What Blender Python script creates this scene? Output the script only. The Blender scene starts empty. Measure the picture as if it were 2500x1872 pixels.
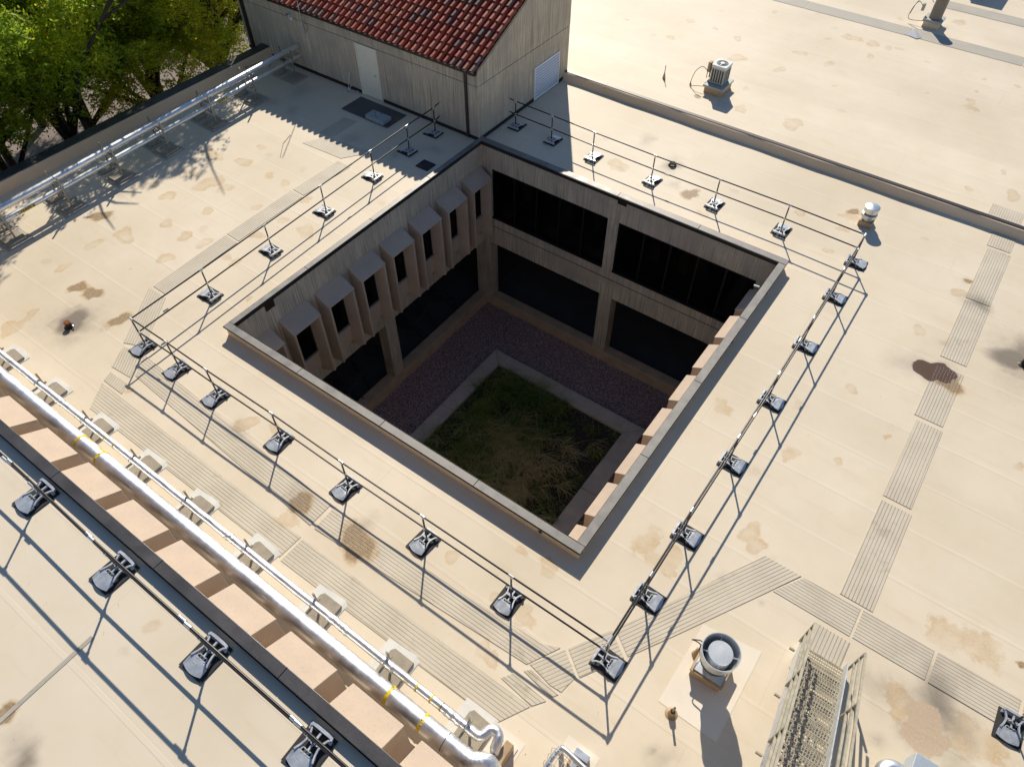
import bpy, bmesh, math, random
import numpy as np
from mathutils import Vector, Matrix
sc = bpy.context.scene
random.seed(7); rng = np.random.default_rng(11)
# ---------------------------------------------------------------- camera, world, sun
PITCH, YAW, ROLL, FPX = 50.475, -35.624, 0.146, 1732.6
CAM = Vector((14.823, -6.624, 14.814))
a, b, c = (math.radians(v) for v in (PITCH, YAW, ROLL))
Fd = Vector((math.cos(a)*math.sin(b), math.cos(a)*math.cos(b), -math.sin(a)))
R0 = Vector((math.cos(b), -math.sin(b), 0)); U0 = R0.cross(Fd)
Rt = R0*math.cos(c)+U0*math.sin(c); Up = -R0*math.sin(c)+U0*math.cos(c)
cd = bpy.data.cameras.new('camera'); cam = bpy.data.objects.new('camera', cd); sc.collection.objects.link(cam)
cam.matrix_world = Matrix(((Rt.x, Up.x, -Fd.x, CAM.x), (Rt.y, Up.y, -Fd.y, CAM.y), (Rt.z, Up.z, -Fd.z, CAM.z), (0, 0, 0, 1)))
cd.sensor_width = 36; cd.lens = FPX/2500*36; cd.clip_end = 2000; cd.clip_start = .1
sc.camera = cam
SUNV = Vector((.79, -1.135, -1)).normalized()      # the way the light travels
w = bpy.data.worlds.new('World'); sc.world = w; w.use_nodes = True
nt = w.node_tree; bg = nt.nodes['Background']
sky = nt.nodes.new('ShaderNodeTexSky'); sky.sky_type = 'NISHITA'; sky.sun_disc = False
sky.sun_elevation = math.radians(35.9); sky.sun_rotation = math.radians(-34.8)
sky.altitude = 1600; sky.air_density = 1.1; sky.dust_density = .3; sky.ozone_density = 3.5
nt.links.new(sky.outputs[0], bg.inputs[0]); bg.inputs[1].default_value = .085
sd = bpy.data.lights.new('sun', 'SUN'); sd.energy = 4.3; sd.angle = math.radians(.53); sd.color = (1, .92, .79)
so = bpy.data.objects.new('sun', sd); sc.collection.objects.link(so)
so.rotation_euler = SUNV.to_track_quat('-Z', 'Y').to_euler(); so.location = (0, 0, 40)
sc.view_settings.view_transform = 'Standard'; sc.view_settings.look = 'None'
sc.view_settings.exposure = 0.34; sc.view_settings.gamma = 1
sc.cycles.max_bounces = 9; sc.cycles.diffuse_bounces = 7
# ---------------------------------------------------------------- helpers
class MB:
    """collects faces; build() links them as ONE mesh object"""
    def __init__(s, f=None): s.v = []; s.q = []; s.f = f
    def add(s, vs, fs):
        n = len(s.v)
        s.v += [tuple(s.f(*p)) if s.f else tuple(p) for p in vs]
        s.q += [tuple(i+n for i in f) for f in fs]; return s
    def box(s, x0, y0, z0, x1, y1, z1):
        return s.add([(x0,y0,z0),(x1,y0,z0),(x1,y1,z0),(x0,y1,z0),(x0,y0,z1),(x1,y0,z1),(x1,y1,z1),(x0,y1,z1)],
                     [(3,2,1,0),(4,5,6,7),(0,1,5,4),(1,2,6,5),(2,3,7,6),(3,0,4,7)])
    def prism(s, pts, z0, z1):
        """pts: plan polygon; z0,z1 numbers or per-vertex lists"""
        n = len(pts); a = z0 if hasattr(z0, '__len__') else [z0]*n; b = z1 if hasattr(z1, '__len__') else [z1]*n
        vs = [(p[0],p[1],a[i]) for i,p in enumerate(pts)]+[(p[0],p[1],b[i]) for i,p in enumerate(pts)]
        return s.add(vs, [tuple(range(n-1,-1,-1)), tuple(range(n,2*n))]+[(i,(i+1)%n,n+(i+1)%n,n+i) for i in range(n)])
    def slab(s, pts3, t):
        """thick plate through 3D polygon, thickened downwards by t"""
        n = len(pts3)
        return s.add([(p[0],p[1],p[2]-t) for p in pts3]+list(pts3), [tuple(range(n-1,-1,-1)), tuple(range(n,2*n))]+[(i,(i+1)%n,n+(i+1)%n,n+i) for i in range(n)])
    def tube(s, pts, r, n=8, cap=True):
        P = [Vector(p) for p in pts]; m = len(P); rs = r if hasattr(r,'__len__') else [r]*m
        vs = []; up = None
        for i, p in enumerate(P):
            d = ((P[i]-P[i-1]).normalized() if i else Vector()) + ((P[i+1]-P[i]).normalized() if i < m-1 else Vector())
            d = d.normalized() if d.length > 1e-6 else Vector((0,0,1))
            if up is None:
                up = Vector((0,0,1)) if abs(d.z) < .9 else Vector((1,0,0))
            x = d.cross(up).normalized(); y = x.cross(d).normalized(); up = y
            for k in range(n):
                t = 2*math.pi*k/n; vs.append(p+(x*math.cos(t)+y*math.sin(t))*rs[i])
        fs = [(i*n+k, i*n+(k+1)%n, (i+1)*n+(k+1)%n, (i+1)*n+k) for i in range(m-1) for k in range(n)]
        if cap: fs += [tuple(range(n-1,-1,-1)), tuple((m-1)*n+k for k in range(n))]
        return s.add(vs, fs)
    def lathe(s, cx, cy, prof, n=24):
        vs = [(cx+r*math.cos(2*math.pi*k/n), cy+r*math.sin(2*math.pi*k/n), z) for r, z in prof for k in range(n)]
        m = len(prof)
        fs = [(i*n+k, i*n+(k+1)%n, (i+1)*n+(k+1)%n, (i+1)*n+k) for i in range(m-1) for k in range(n)]
        if prof[0][0] > 1e-4: pass
        return s.add(vs, fs)
    def ring(s, cx, cy, z0, z1, ro, ri, n=14):
        return s.lathe(cx, cy, [(ri,z0),(ro,z0),(ro,z1),(ri,z1),(ri,z0)], n)
    def quadbar(s, p, q, w, h):
        """rectangular bar from p to q"""
        p = Vector(p); q = Vector(q); d = (q-p).normalized(); up = Vector((0,0,1)) if abs(d.z) < .95 else Vector((1,0,0))
        x = d.cross(up).normalized()*w/2; y = x.cross(d).normalized()*h/2
        vs = [e+i*x+j*y for e in (p,q) for i,j in ((-1,-1),(1,-1),(1,1),(-1,1))]
        return s.add(vs, [(3,2,1,0),(4,5,6,7),(0,1,5,4),(1,2,6,5),(2,3,7,6),(3,0,4,7)])
    def build(s, name, mat, parent=None, smooth=False, bevel=0, loc=None):
        me = bpy.data.meshes.new(name); me.from_pydata(s.v, [], s.q)
        bm = bmesh.new(); bm.from_mesh(me); bmesh.ops.recalc_face_normals(bm, faces=bm.faces)
        if isinstance(smooth, float):
            for e in bm.edges:
                if len(e.link_faces) != 2 or e.calc_face_angle(0) > smooth: e.smooth = False
        if bevel:
            bmesh.ops.remove_doubles(bm, verts=bm.verts, dist=1e-5)
            bmesh.ops.bevel(bm, geom=[e for e in bm.edges if e.is_manifold and e.calc_face_angle(0) > .5], offset=bevel, segments=2, affect='EDGES', profile=.5)
        bm.to_mesh(me); bm.free()
        if mat: me.materials.append(mat)
        if smooth:
            for p_ in me.polygons: p_.use_smooth = True
        o = bpy.data.objects.new(name, me); sc.collection.objects.link(o)
        if parent:
            o.parent = parent; o.matrix_parent_inverse = parent.matrix_world.inverted()
        return o
def tag(o, label, cat, group=None):
    o['label'] = label; o['category'] = cat
    if group: o['group'] = group
    return o
def thing(name, label, cat, loc=(0,0,0), group=None):
    o = bpy.data.objects.new(name, None); sc.collection.objects.link(o); o.empty_display_size = .2
    o.location = loc; o.matrix_world = Matrix.Translation(loc)
    return tag(o, label, cat, group)
def struct(o): o['kind'] = 'structure'; return o
def copy_tree(o, parent=None, off=None, M=None):
    """a thing and each of its parts; M moves it"""
    c = o.copy(); sc.collection.objects.link(c)
    if parent is not None: c.parent = parent
    for ch in o.children: copy_tree(ch, c)
    return c
SMA = float(math.radians(40))
# ---------------------------------------------------------------- materials
def mat(name, col=(.5,.5,.5), rough=.6, metal=0, spec=.5):
    m = bpy.data.materials.new(name); m.use_nodes = True
    bs = m.node_tree.nodes['Principled BSDF']
    bs.inputs['Base Color'].default_value = (*col, 1); bs.inputs['Roughness'].default_value = rough
    bs.inputs['Metallic'].default_value = metal; bs.inputs['Specular IOR Level'].default_value = spec
    return m
class NT:
    def __init__(s, m): s.t = m.node_tree; s.bs = s.t.nodes['Principled BSDF']
    def n(s, typ, **kw):
        x = s.t.nodes.new('ShaderNode'+typ)
        for k, v in kw.items(): setattr(x, k, v)
        return x
    def l(s, a, b): s.t.links.new(a, b)
    def coord(s, which='Object'): return s.n('TexCoord').outputs[which]
    def noise(s, vec, scale, detail=4, rough=.55, out='Fac', dist=0):
        x = s.n('TexNoise'); s.l(vec, x.inputs['Vector']); x.inputs['Scale'].default_value = scale
        x.inputs['Detail'].default_value = detail; x.inputs['Roughness'].default_value = rough; x.inputs['Distortion'].default_value = dist
        return x.outputs[out]
    def mapping(s, vec, scale=(1,1,1), rot=(0,0,0)):
        x = s.n('Mapping'); s.l(vec, x.inputs['Vector']); x.inputs['Scale'].default_value = scale; x.inputs['Rotation'].default_value = rot
        return x.outputs[0]
    def math(s, op, a, b=None, clamp=False):
        x = s.n('Math', operation=op, use_clamp=clamp)
        for i, v in enumerate((a, b)):
            if v is None: continue
            if isinstance(v, (int,float)): x.inputs[i].default_value = v
            else: s.l(v, x.inputs[i])
        return x.outputs[0]
    def rng(s, v, a, b, c=0, d=1, smooth=False):
        x = s.n('MapRange', clamp=True)
        if smooth: x.interpolation_type = 'SMOOTHSTEP'
        s.l(v, x.inputs[0])
        for i, k in enumerate((a,b,c,d)): x.inputs[i+1].default_value = k
        return x.outputs[0]
    def mix(s, fac, A, B, mode='MIX'):
        x = s.n('Mix', data_type='RGBA', blend_type=mode)
        for sock, v in ((x.inputs[0], fac), (x.inputs[6], A), (x.inputs[7], B)):
            if isinstance(v, (int,float)): sock.default_value = v
            elif isinstance(v, tuple): sock.default_value = (*v, 1)
            else: s.l(v, sock)
        return x.outputs[2]
    def attr(s, name): x = s.n('Attribute', attribute_name=name); return x.outputs['Fac']
    def base(s, c): s.l(c, s.bs.inputs['Base Color'])
    def rough(s, c): s.l(c, s.bs.inputs['Roughness'])
    def bump(s, h, strength=.3, dist=.02):
        x = s.n('Bump'); x.inputs['Strength'].default_value = strength; x.inputs['Distance'].default_value = dist
        s.l(h, x.inputs['Height']); s.l(x.outputs[0], s.bs.inputs['Normal'])
    def sep(s, vec): x = s.n('SeparateXYZ'); s.l(vec, x.inputs[0]); return x.outputs
    def comb(s, x_, y_, z_):
        x = s.n('CombineXYZ')
        for i, v in enumerate((x_, y_, z_)):
            if isinstance(v, (int,float)): x.inputs[i].default_value = v
            else: s.l(v, x.inputs[i])
        return x.outputs[0]

def weathered(name, col, rough, metal=0, var=.25, scale=2.5, spots=None, bump=.15, dark=(.5,.45,.4)):
    """plain surface broken up by large and small mottling"""
    m = mat(name, col, rough, metal); N = NT(m); P = N.n('NewGeometry').outputs['Position']
    n1 = N.noise(P, scale, 5); n2 = N.noise(P, scale*14, 3)
    d = tuple(c*k for c, k in zip(col, (1-var,)*3))
    l = tuple(min(1, c*(1+var*.5)) for c in col)
    c1 = N.mix(N.rng(n1, .3, .7), d, l)
    c2 = N.mix(N.rng(n2, .55, .8, 0, .35), c1, tuple(c*dk for c, dk in zip(col, dark)))
    if spots: c2 = N.mix(N.rng(N.noise(P, scale*5, 6, .7), .66, .72, 0, .8), c2, spots)
    N.base(c2); N.rough(N.rng(n1, .2, .8, max(.05, rough-.1), min(1, rough+.12)))
    if bump: N.bump(n2, bump, .01)
    return m

def wear(N, P, col):
    e = N.math('MULTIPLY', N.math('SUBTRACT', N.noise(P, 5, 5, .65), .5), .75)
    sp1 = N.noise(P, 22, 4, .7)
    och = N.attr('ochre'); o2 = N.rng(N.math('ADD', och, e), .22, .42, 0, 1, True)
    edge = N.math('MULTIPLY', o2, N.rng(N.math('ADD', och, e), .3, .95, 1, .55))
    col = N.mix(N.math('MULTIPLY', edge, N.math('MULTIPLY', N.rng(sp1, .25, .7, .3, .85), N.rng(N.noise(P, 1.9, 3), .35, .62, .35, 1))), col, (.50,.32,.13))
    st = N.attr('strong'); s2 = N.rng(N.math('ADD', st, e), .22, .5, 0, 1, True)
    col = N.mix(N.math('MULTIPLY', s2, N.rng(sp1, .3, .65, .45, .95)), col, (.235,.145,.06))
    gr = N.attr('grime'); g2 = N.rng(N.math('ADD', gr, N.math('MULTIPLY', e, .6)), .05, 1.35, 0, .86, True)
    col = N.mix(g2, col, (.16,.13,.10))
    pu = N.attr('puddle'); p2 = N.rng(N.math('ADD', pu, N.math('MULTIPLY', e, .35)), .25, .32, 0, .93, True)
    col = N.mix(p2, col, N.mix(N.rng(sp1, .5, .8), (.085,.042,.022), (.13,.07,.038)))
    mo = N.attr('mound'); m2 = N.rng(N.math('ADD', mo, N.math('MULTIPLY', e, .7)), .2, .3, 0, .9, True)
    col = N.mix(m2, col, N.mix(N.rng(sp1, .3, .7), (.47,.34,.22), (.56,.43,.30)))
    N.rough(N.rng(p2, 0, 1, .62, .35))

    return col, m2, sp1

def roof_material(name, base=(.71,.60,.435), seams=True, attrs=True):
    m = mat(name, base, .62, 0, .35); N = NT(m); P = N.n('NewGeometry').outputs['Position']
    X, Y, Z = N.sep(P)
    n1 = N.noise(P, .22, 5, .6); n2 = N.noise(P, 1.3, 6, .62); n3 = N.noise(P, 38, 3, .6)
    col = N.mix(N.rng(n1, .32, .68), tuple(c*.90 for c in base), (base[0]*1.06, base[1]*1.08, base[2]*1.14))
    col = N.mix(N.rng(n2, .5, .78, 0, .30), col, (base[0]*.93, base[1]*.86, base[2]*.74))
    col = N.mix(N.rng(N.noise(P, .7, 4, .7), .62, .8, 0, .35), col, (base[0]*.80, base[1]*.80, base[2]*.78))
    col = N.mix(N.rng(n3, .62, .8, 0, .12), col, (.3,.24,.17))
    # little specks of grit
    vor = N.n('TexVoronoi'); N.l(P, vor.inputs['Vector']); vor.inputs['Scale'].default_value = 1.7
    sp = N.math('MULTIPLY', N.rng(vor.outputs['Distance'], .016, .026, 1, 0), N.rng(N.noise(P, .6, 2), .48, .56))
    col = N.mix(N.math('MULTIPLY', sp, .75), col, (.13,.09,.06))
    hsum = N.math('MULTIPLY', n2, .25)
    if seams:
        wob = N.math('MULTIPLY', N.math('SUBTRACT', N.noise(P, .5, 3), .5), .05)
        yy = N.math('ADD', Y, wob)
        fr = N.math('FRACT', N.math('DIVIDE', N.math('ADD', yy, 40.35), 1.42))
        lap = N.math('MULTIPLY', N.rng(fr, .0, .004, 0, 1), N.rng(fr, .055, .06, 1, 0))
        line = N.math('MULTIPLY', N.rng(fr, .0, .003, 0, 1), N.rng(fr, .007, .012, 1, 0))
        row = N.math('FLOOR', N.math('DIVIDE', N.math('ADD', yy, 40.35), 1.42))
        wn = N.n('TexWhiteNoise', noise_dimensions='1D'); N.l(row, wn.inputs['W'])
        xs = N.math('ADD', X, N.math('MULTIPLY', wn.outputs['Value'], 9))
        fx = N.math('FRACT', N.math('DIVIDE', xs, 9.1))
        linex = N.math('MULTIPLY', N.rng(fx, .0, .0006, 0, 1), N.rng(fx, .0012, .0018, 1, 0))
        vis = N.rng(N.noise(P, .45, 3), .35, .62)
        ln = N.math('MAXIMUM', line, linex)
        tone = N.math('MULTIPLY', N.math('SUBTRACT', wn.outputs['Value'], .5), .07)
        hsv = N.n('HueSaturation'); N.l(col, hsv.inputs['Color']); N.l(N.math('ADD', tone, 1), hsv.inputs['Value']); col = hsv.outputs[0]
        col = N.mix(N.math('MULTIPLY', lap, .22), col, (.78,.69,.56))
        col = N.mix(N.math('MULTIPLY', N.math('MULTIPLY', ln, vis), .34), col, (.33,.24,.15))
        hsum = N.math('ADD', hsum, N.math('MULTIPLY', lap, .12))
    if attrs:
        vs_ = N.n('TexVoronoi'); wv_ = N.n('VectorMath', operation='ADD'); N.l(P, wv_.inputs[0]); sc_ = N.n('VectorMath', operation='SCALE'); N.l(N.noise(P, 2.2, 4, .6, 'Color'), sc_.inputs[0]); sc_.inputs['Scale'].default_value = .45; N.l(sc_.outputs[0], wv_.inputs[1])
        N.l(wv_.outputs[0], vs_.inputs['Vector']); vs_.inputs['Scale'].default_value = .75
        sm = N.math('MULTIPLY', N.rng(vs_.outputs['Distance'], .08, .17, 1, 0), N.rng(N.sep(vs_.outputs['Color'])[0], .45, .8))
        col = N.mix(N.math('MULTIPLY', sm, N.rng(N.noise(P, 16, 4, .7), .35, .7, .05, .5)), col, (.42,.30,.18))
        fan_ = N.noise(N.mapping(P, (.35, 3.2, 1)), 1, 5, .65)
        col = N.mix(N.rng(fan_, .56, .72, 0, .22), col, (base[0]*.78, base[1]*.72, base[2]*.62))
        col, m2, sp1 = wear(N, P, col)
        hsum = N.math('ADD', hsum, N.math('MULTIPLY', N.math('MULTIPLY', m2, sp1), .12))
    N.base(col); N.bump(hsum, .35, .03)
    return m

def board_concrete(name, base=(.655,.56,.42), streak=1.0, dark=(.14,.115,.09), horizontal=False):
    m = mat(name, base, .85, 0, .3); N = NT(m); P = N.n('NewGeometry').outputs['Position']
    X, Y, Z = N.sep(P); h = N.math('ADD', X, Y)
    v = N.math('DIVIDE', N.math('ADD', h, 50), .095)
    cell = N.math('FLOOR', v); fr = N.math('FRACT', v)
    wn = N.n('TexWhiteNoise', noise_dimensions='1D'); N.l(cell, wn.inputs['W'])
    stretched = N.comb(N.math('MULTIPLY', h, 21), 0, N.math('MULTIPLY', Z, .55))
    s1 = N.noise(stretched, 1, 6, .65); s2 = N.noise(N.comb(N.math('MULTIPLY', h, 40), 3, N.math('MULTIPLY', Z, 2.5)), 1, 5, .7)
    big = N.noise(P, .8, 5, .6)
    col = N.mix(N.rng(wn.outputs['Value'], 0, 1), tuple(c*.90 for c in base), tuple(c*1.07 for c in base))
    col = N.mix(N.rng(s1, .47, .66, 0, .74*streak), col, dark)
    col = N.mix(N.rng(s2, .5, .72, 0, .28*streak), col, (base[0]*1.35, base[1]*1.33, base[2]*1.28))
    col = N.mix(N.rng(big, .40, .66, 0, .75), col, (base[0]*.62, base[1]*.64, base[2]*.68))
    groove = N.rng(N.math('ABSOLUTE', N.math('SUBTRACT', fr, .5)), .44, .5, 0, 1)
    gk = N.math('MULTIPLY', groove, N.rng(N.noise(P, 3, 3), .35, .6, .2, .9))
    col = N.mix(N.math('MULTIPLY', gk, .5), col, (.09,.075,.06))
    N.base(col)
    hh = N.math('ADD', N.math('MULTIPLY', wn.outputs['Value'], .6), N.math('SUBTRACT', N.math('MULTIPLY', s2, .35), groove))
    N.bump(hh, .55, .015)
    return m

M = {}
M['roof'] = roof_material('roof_membrane')
M['roof_plain'] = roof_material('membrane_flashing', (.80,.60,.38), False, False)
M['roof_upper'] = roof_material('upper_membrane', (.72,.61,.45))
M['board'] = board_concrete('board_concrete')
M['precast'] = weathered('precast_concrete', (.53,.415,.315), .8, 0, .12, 1.8, spots=(.60,.50,.40), bump=.12)
M['precast_pink'] = M['precast']
M['coping'] = weathered('weathered_coping', (.205,.195,.18), .5, .25, .3, 3, spots=(.42,.42,.40))
M['coping_dark'] = weathered('bronze_coping', (.085,.08,.08), .42, .35, .25, 2, spots=(.12,.12,.12))
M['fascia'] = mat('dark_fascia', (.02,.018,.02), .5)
M['black_frame'] = mat('black_frame', (.012,.011,.012), .4)
M['rubber'] = weathered('black_rubber', (.028,.027,.027), .75, 0, .3, 6)
M['rubber_slate'] = weathered('slate_mat', (.085,.085,.085), .6, 0, .2, 2)
M['galv'] = weathered('galvanised_cast', (.60,.62,.64), .36, .45, .15, 9, bump=.15)
M['stack_paint'] = weathered('weathered_stack', (.26,.22,.17), .6, .2, .15, 3)
M['ac_sheet'] = weathered('pale_sheet_metal', (.50,.57,.62), .4, .3, .08, 2)
M['lid_blue'] = weathered('pale_blue_lid', (.33,.38,.40), .6, 0, .12, 3)
M['vent_paint'] = M['steel_sheet_v'] = weathered('vent_metal', (.62,.63,.62), .3, .6, .08, 3)
M['galv_fit'] = mat('galvanised_fitting', (.62,.63,.64), .3, .8)
M['rail'] = mat('black_powder_coat', (.012,.010,.011), .34, .0, .45)
M['strut'] = weathered('zinc_strut', (.36,.34,.29), .5, .6, .2, 8)
M['paver'] = weathered('concrete_paver', (.36,.31,.235), .85, 0, .2, 5)
M['mat_white'] = weathered('white_slip_sheet', (.70,.68,.62), .6, 0, .08, 3)
M['gravel_base'] = None
def alu(name, base=(.80,.80,.80), crink=.5, scale=9, metal=1.0):
    m = mat(name, base, .3, metal); N = NT(m); P = N.n('NewGeometry').outputs['Position']
    n = N.noise(P, scale, 4, .6); n2 = N.noise(P, scale*6, 3, .6); n3 = N.noise(P, 1.2, 3)
    N.base(N.mix(N.rng(n3, .35, .7), tuple(c*.82 for c in base), tuple(min(1,c*1.08) for c in base)))
    N.rough(N.rng(n, .3, .7, .34, .50)); N.bump(N.math('ADD', n, N.math('MULTIPLY', n2, .15)), crink, .02)
    return m
M['alu'] = alu('aluminium_jacket', (.88,.88,.88), crink=.05, scale=4); M['alu_crumple'] = alu('crumpled_foil', (.88,.88,.88), crink=.55, scale=11)
M['fan_metal'] = weathered('pale_fan_metal', (.66,.69,.70), .35, .45, .08, 2)
M['steel_sheet'] = alu('galvanised_sheet', (.70,.73,.76), .05, 3)
def walkpad():
    m = mat('ribbed_walk_pad', (.5,.45,.36), .7); N = NT(m); O = N.coord(); X, Y, Z = N.sep(O)
    P = N.n('NewGeometry').outputs['Position']
    fr = N.math('FRACT', N.math('DIVIDE', Y, .078))
    g = N.math('MULTIPLY', N.rng(fr, .24, .30, 1, 0), N.rng(fr, .04, .10, 0, 1))
    n = N.noise(P, 1.1, 5); col = N.mix(N.rng(n, .3, .7), (.53,.46,.345), (.64,.56,.43))
    col = N.mix(N.rng(N.noise(P, 7, 4), .5, .75, 0, .35), col, (.62,.60,.54))
    col = N.mix(N.math('MULTIPLY', g, N.rng(N.noise(P, .6, 3), .3, .65, .3, .75)), col, (.27,.215,.15))
    col = N.mix(N.rng(N.noise(P, .9, 4, .7), .6, .75, 0, .5), col, (.20,.15,.09))
    col, _a, _b = wear(N, P, col)
    N.base(col); N.bump(N.math('SUBTRACT', 1, g), .6, .012); return m
M['walkpad'] = walkpad()
M['walkpad_flat'] = weathered('grey_walk_pad', (.43,.39,.32), .7, 0, .12, 1.2)
def glass():
    m = mat('tinted_glass', (.006,.006,.007), .06, 0, .5)
    N = NT(m); t = N.n('BsdfTransparent'); t.inputs[0].default_value = (.5,.47,.43,1)
    mx = N.n('MixShader'); mx.inputs[0].default_value = .35
    out = m.node_tree.nodes['Material Output']
    N.l(t.outputs[0], mx.inputs[1]); N.l(N.bs.outputs[0], mx.inputs[2]); N.l(mx.outputs[0], out.inputs['Surface']); return m
M['glass'] = glass()
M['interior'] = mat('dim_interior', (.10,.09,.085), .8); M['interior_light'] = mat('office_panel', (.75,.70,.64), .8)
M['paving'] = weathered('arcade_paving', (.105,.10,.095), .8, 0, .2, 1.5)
M['planter'] = weathered('planter_concrete', (.62,.50,.39), .8, 0, .16, 2)
M['lowwall'] = weathered('painted_low_wall', (.58,.42,.27), .8, 0, .18, 2.2, dark=(.4,.35,.3))
def gravel():
    m = mat('red_gravel', (.2,.12,.11), .9); N = NT(m); P = N.n('NewGeometry').outputs['Position']
    v = N.n('TexVoronoi'); N.l(P, v.inputs['Vector']); v.inputs['Scale'].default_value = 22
    c = N.mix(N.rng(v.outputs['Color'], 0, 1), (.13,.075,.07), (.36,.235,.21)) if False else None
    s = N.sep(v.outputs['Color'])[0]
    c = N.mix(N.rng(s, 0, 1), (.34,.19,.18), (.72,.49,.45)); c = N.mix(N.rng(s, .86, .9), c, (.52,.44,.40))
    c = N.mix(N.rng(N.noise(P, 1.2, 4), .35, .7), c, (.13,.07,.065), 'MIX') if False else c
    c = N.mix(N.rng(v.outputs['Distance'], .35, .7, 0, .75), c, (.03,.02,.02))
    N.base(c); N.bump(N.math('SUBTRACT', 1, v.outputs['Distance']), .9, .03); return m
M['gravel'] = gravel()
M['soil'] = weathered('planter_soil', (.045,.032,.022), .95, 0, .4, 4)
def leafmat(name, cols, trans=.45):
    m = mat(name, cols[0], .5, 0, .3); N = NT(m)
    r = N.n('NewGeometry').outputs['Random Per Island']; P = N.n('NewGeometry').outputs['Position']
    ramp = N.n('ValToRGB'); ramp.color_ramp.interpolation = 'LINEAR'
    el = ramp.color_ramp.elements
    while len(el) < len(cols): el.new(.5)
    for i, c in enumerate(cols): el[i].position = i/(len(cols)-1); el[i].color = (*c, 1)
    f = N.math('ADD', N.math('MULTIPLY', r, .5), N.math('MULTIPLY', N.rng(N.noise(P, .45, 3, .6), .3, .72), .5))
    N.l(f, ramp.inputs[0]); N.base(ramp.outputs[0])
    tr = N.n('BsdfTranslucent'); N.l(ramp.outputs[0], tr.inputs[0])
    mx = N.n('MixShader'); mx.inputs[0].default_value = trans
    N.l(N.bs.outputs[0], mx.inputs[1]); N.l(tr.outputs[0], mx.inputs[2])
    N.l(mx.outputs[0], m.node_tree.nodes['Material Output'].inputs['Surface']); return m
M['leaf'] = leafmat('locust_leaf', [(.17,.26,.03),(.30,.41,.035),(.50,.57,.04),(.78,.66,.04),(.92,.57,.035)], .6)
M['leaf_green'] = leafmat('green_leaf', [(.15,.27,.03),(.25,.39,.035),(.40,.53,.04),(.60,.62,.04),(.85,.62,.04)], .62)
M['bark'] = weathered('dark_bark', (.045,.034,.026), .9, 0, .35, 5)
M['grass'] = leafmat('meadow_grass', [(.10,.16,.03),(.18,.25,.05),(.28,.34,.07),(.48,.42,.15),(.68,.54,.26)], .3)
M['grass_dry'] = leafmat('dry_grass', [(.40,.30,.11),(.68,.50,.21),(.85,.68,.38)], .3)
def tilemat():
    m = mat('clay_tile', (.3,.06,.03), .55, 0, .4); N = NT(m)
    r = N.n('NewGeometry').outputs['Random Per Island']; P = N.n('NewGeometry').outputs['Position']
    ramp = N.n('ValToRGB'); el = ramp.color_ramp.elements; ramp.color_ramp.interpolation = 'CONSTANT'
    cs = [(.43,.085,.038),(.36,.062,.03),(.50,.115,.055),(.42,.14,.08),(.23,.115,.085),(.52,.16,.09),(.33,.055,.03),(.15,.075,.065)]
    while len(el) < len(cs): el.new(.5)
    for i, c in enumerate(cs): el[i].position = i/len(cs); el[i].color = (*c, 1)
    N.l(r, ramp.inputs[0])
    c = N.mix(N.rng(N.noise(P, 9, 4), .4, .75, 0, .35), ramp.outputs[0], (.14,.06,.04)); N.base(c); N.bump(N.noise(P, 30, 3), .2, .01); return m
M['tile'] = tilemat(); M['pan'] = weathered('clay_pan', (.17,.028,.016), .6, 0, .3, 3)
M['door'] = weathered('cream_door', (.86,.82,.66), .5, 0, .05, 1)
M['brown_metal'] = mat('bronze_downpipe', (.045,.035,.030), .45, .2)
M['louver'] = mat('pale_louver', (.85,.82,.75), .45); M['louver_blade'] = mat('louver_blade', (.34,.46,.66), .3, .3)  # blue of the blades is reflected sky put into the base colour
M['ac_grey'] = weathered('condenser_paint', (.40,.42,.38), .5, 0, .08, 3); M['ac_top'] = mat('condenser_top', (.62,.68,.66), .4)
M['dark_slot'] = mat('dark_slot', (.02,.022,.022), .6); M['fan_grille'] = mat('fan_guard', (.06,.075,.08), .5)
M['white'] = mat('white_paint', (.8,.8,.78), .4); M['cable'] = mat('grey_cable', (.06,.055,.05), .6)
M['yellow'] = None
def tape():
    m = mat('yellow_warning_tape', (.75,.52,.02), .4); N = NT(m); P = N.n('NewGeometry').outputs['Position']
    v = N.n('TexVoronoi'); N.l(P, v.inputs['Vector']); v.inputs['Scale'].default_value = 26
    N.base(N.mix(N.rng(v.outputs['Distance'], .30, .36), (.05,.035,.01), (.78,.55,.02))); return m
M['tape'] = tape(); M['yellow'] = mat('yellow_label', (.72,.47,.015), .45); M['ink'] = mat('black_ink', (.01,.01,.01), .5)
M['rust'] = weathered('rusty_cast_iron', (.30,.105,.04), .75, .2, .35, 14); M['rust_dark'] = weathered('dark_wet_iron', (.035,.02,.014), .5, .2, .3, 10)
M['ground'] = weathered('pavement_ground', (.24,.195,.17), .9, 0, .25, .3)
M['wood_curb'] = weathered('tan_flashed_curb', (.47,.33,.19), .65, 0, .2, 4)
M['stair_bar'] = weathered('flaking_galvanised_bar', (.42,.38,.29), .6, .35, .25, 7, spots=(.66,.58,.44))
M['utility_blue'] = mat('irrigation_cover', (.09,.17,.19), .6)
# ================================================================ MAIN BUILDING
H = 3.575; GZ = -8.0; YD = -7.93
main = thing('flat_roofed_building', 'large low building with tan membrane roof wrapped around a sunken square courtyard', 'building', (0,0,0))
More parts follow.
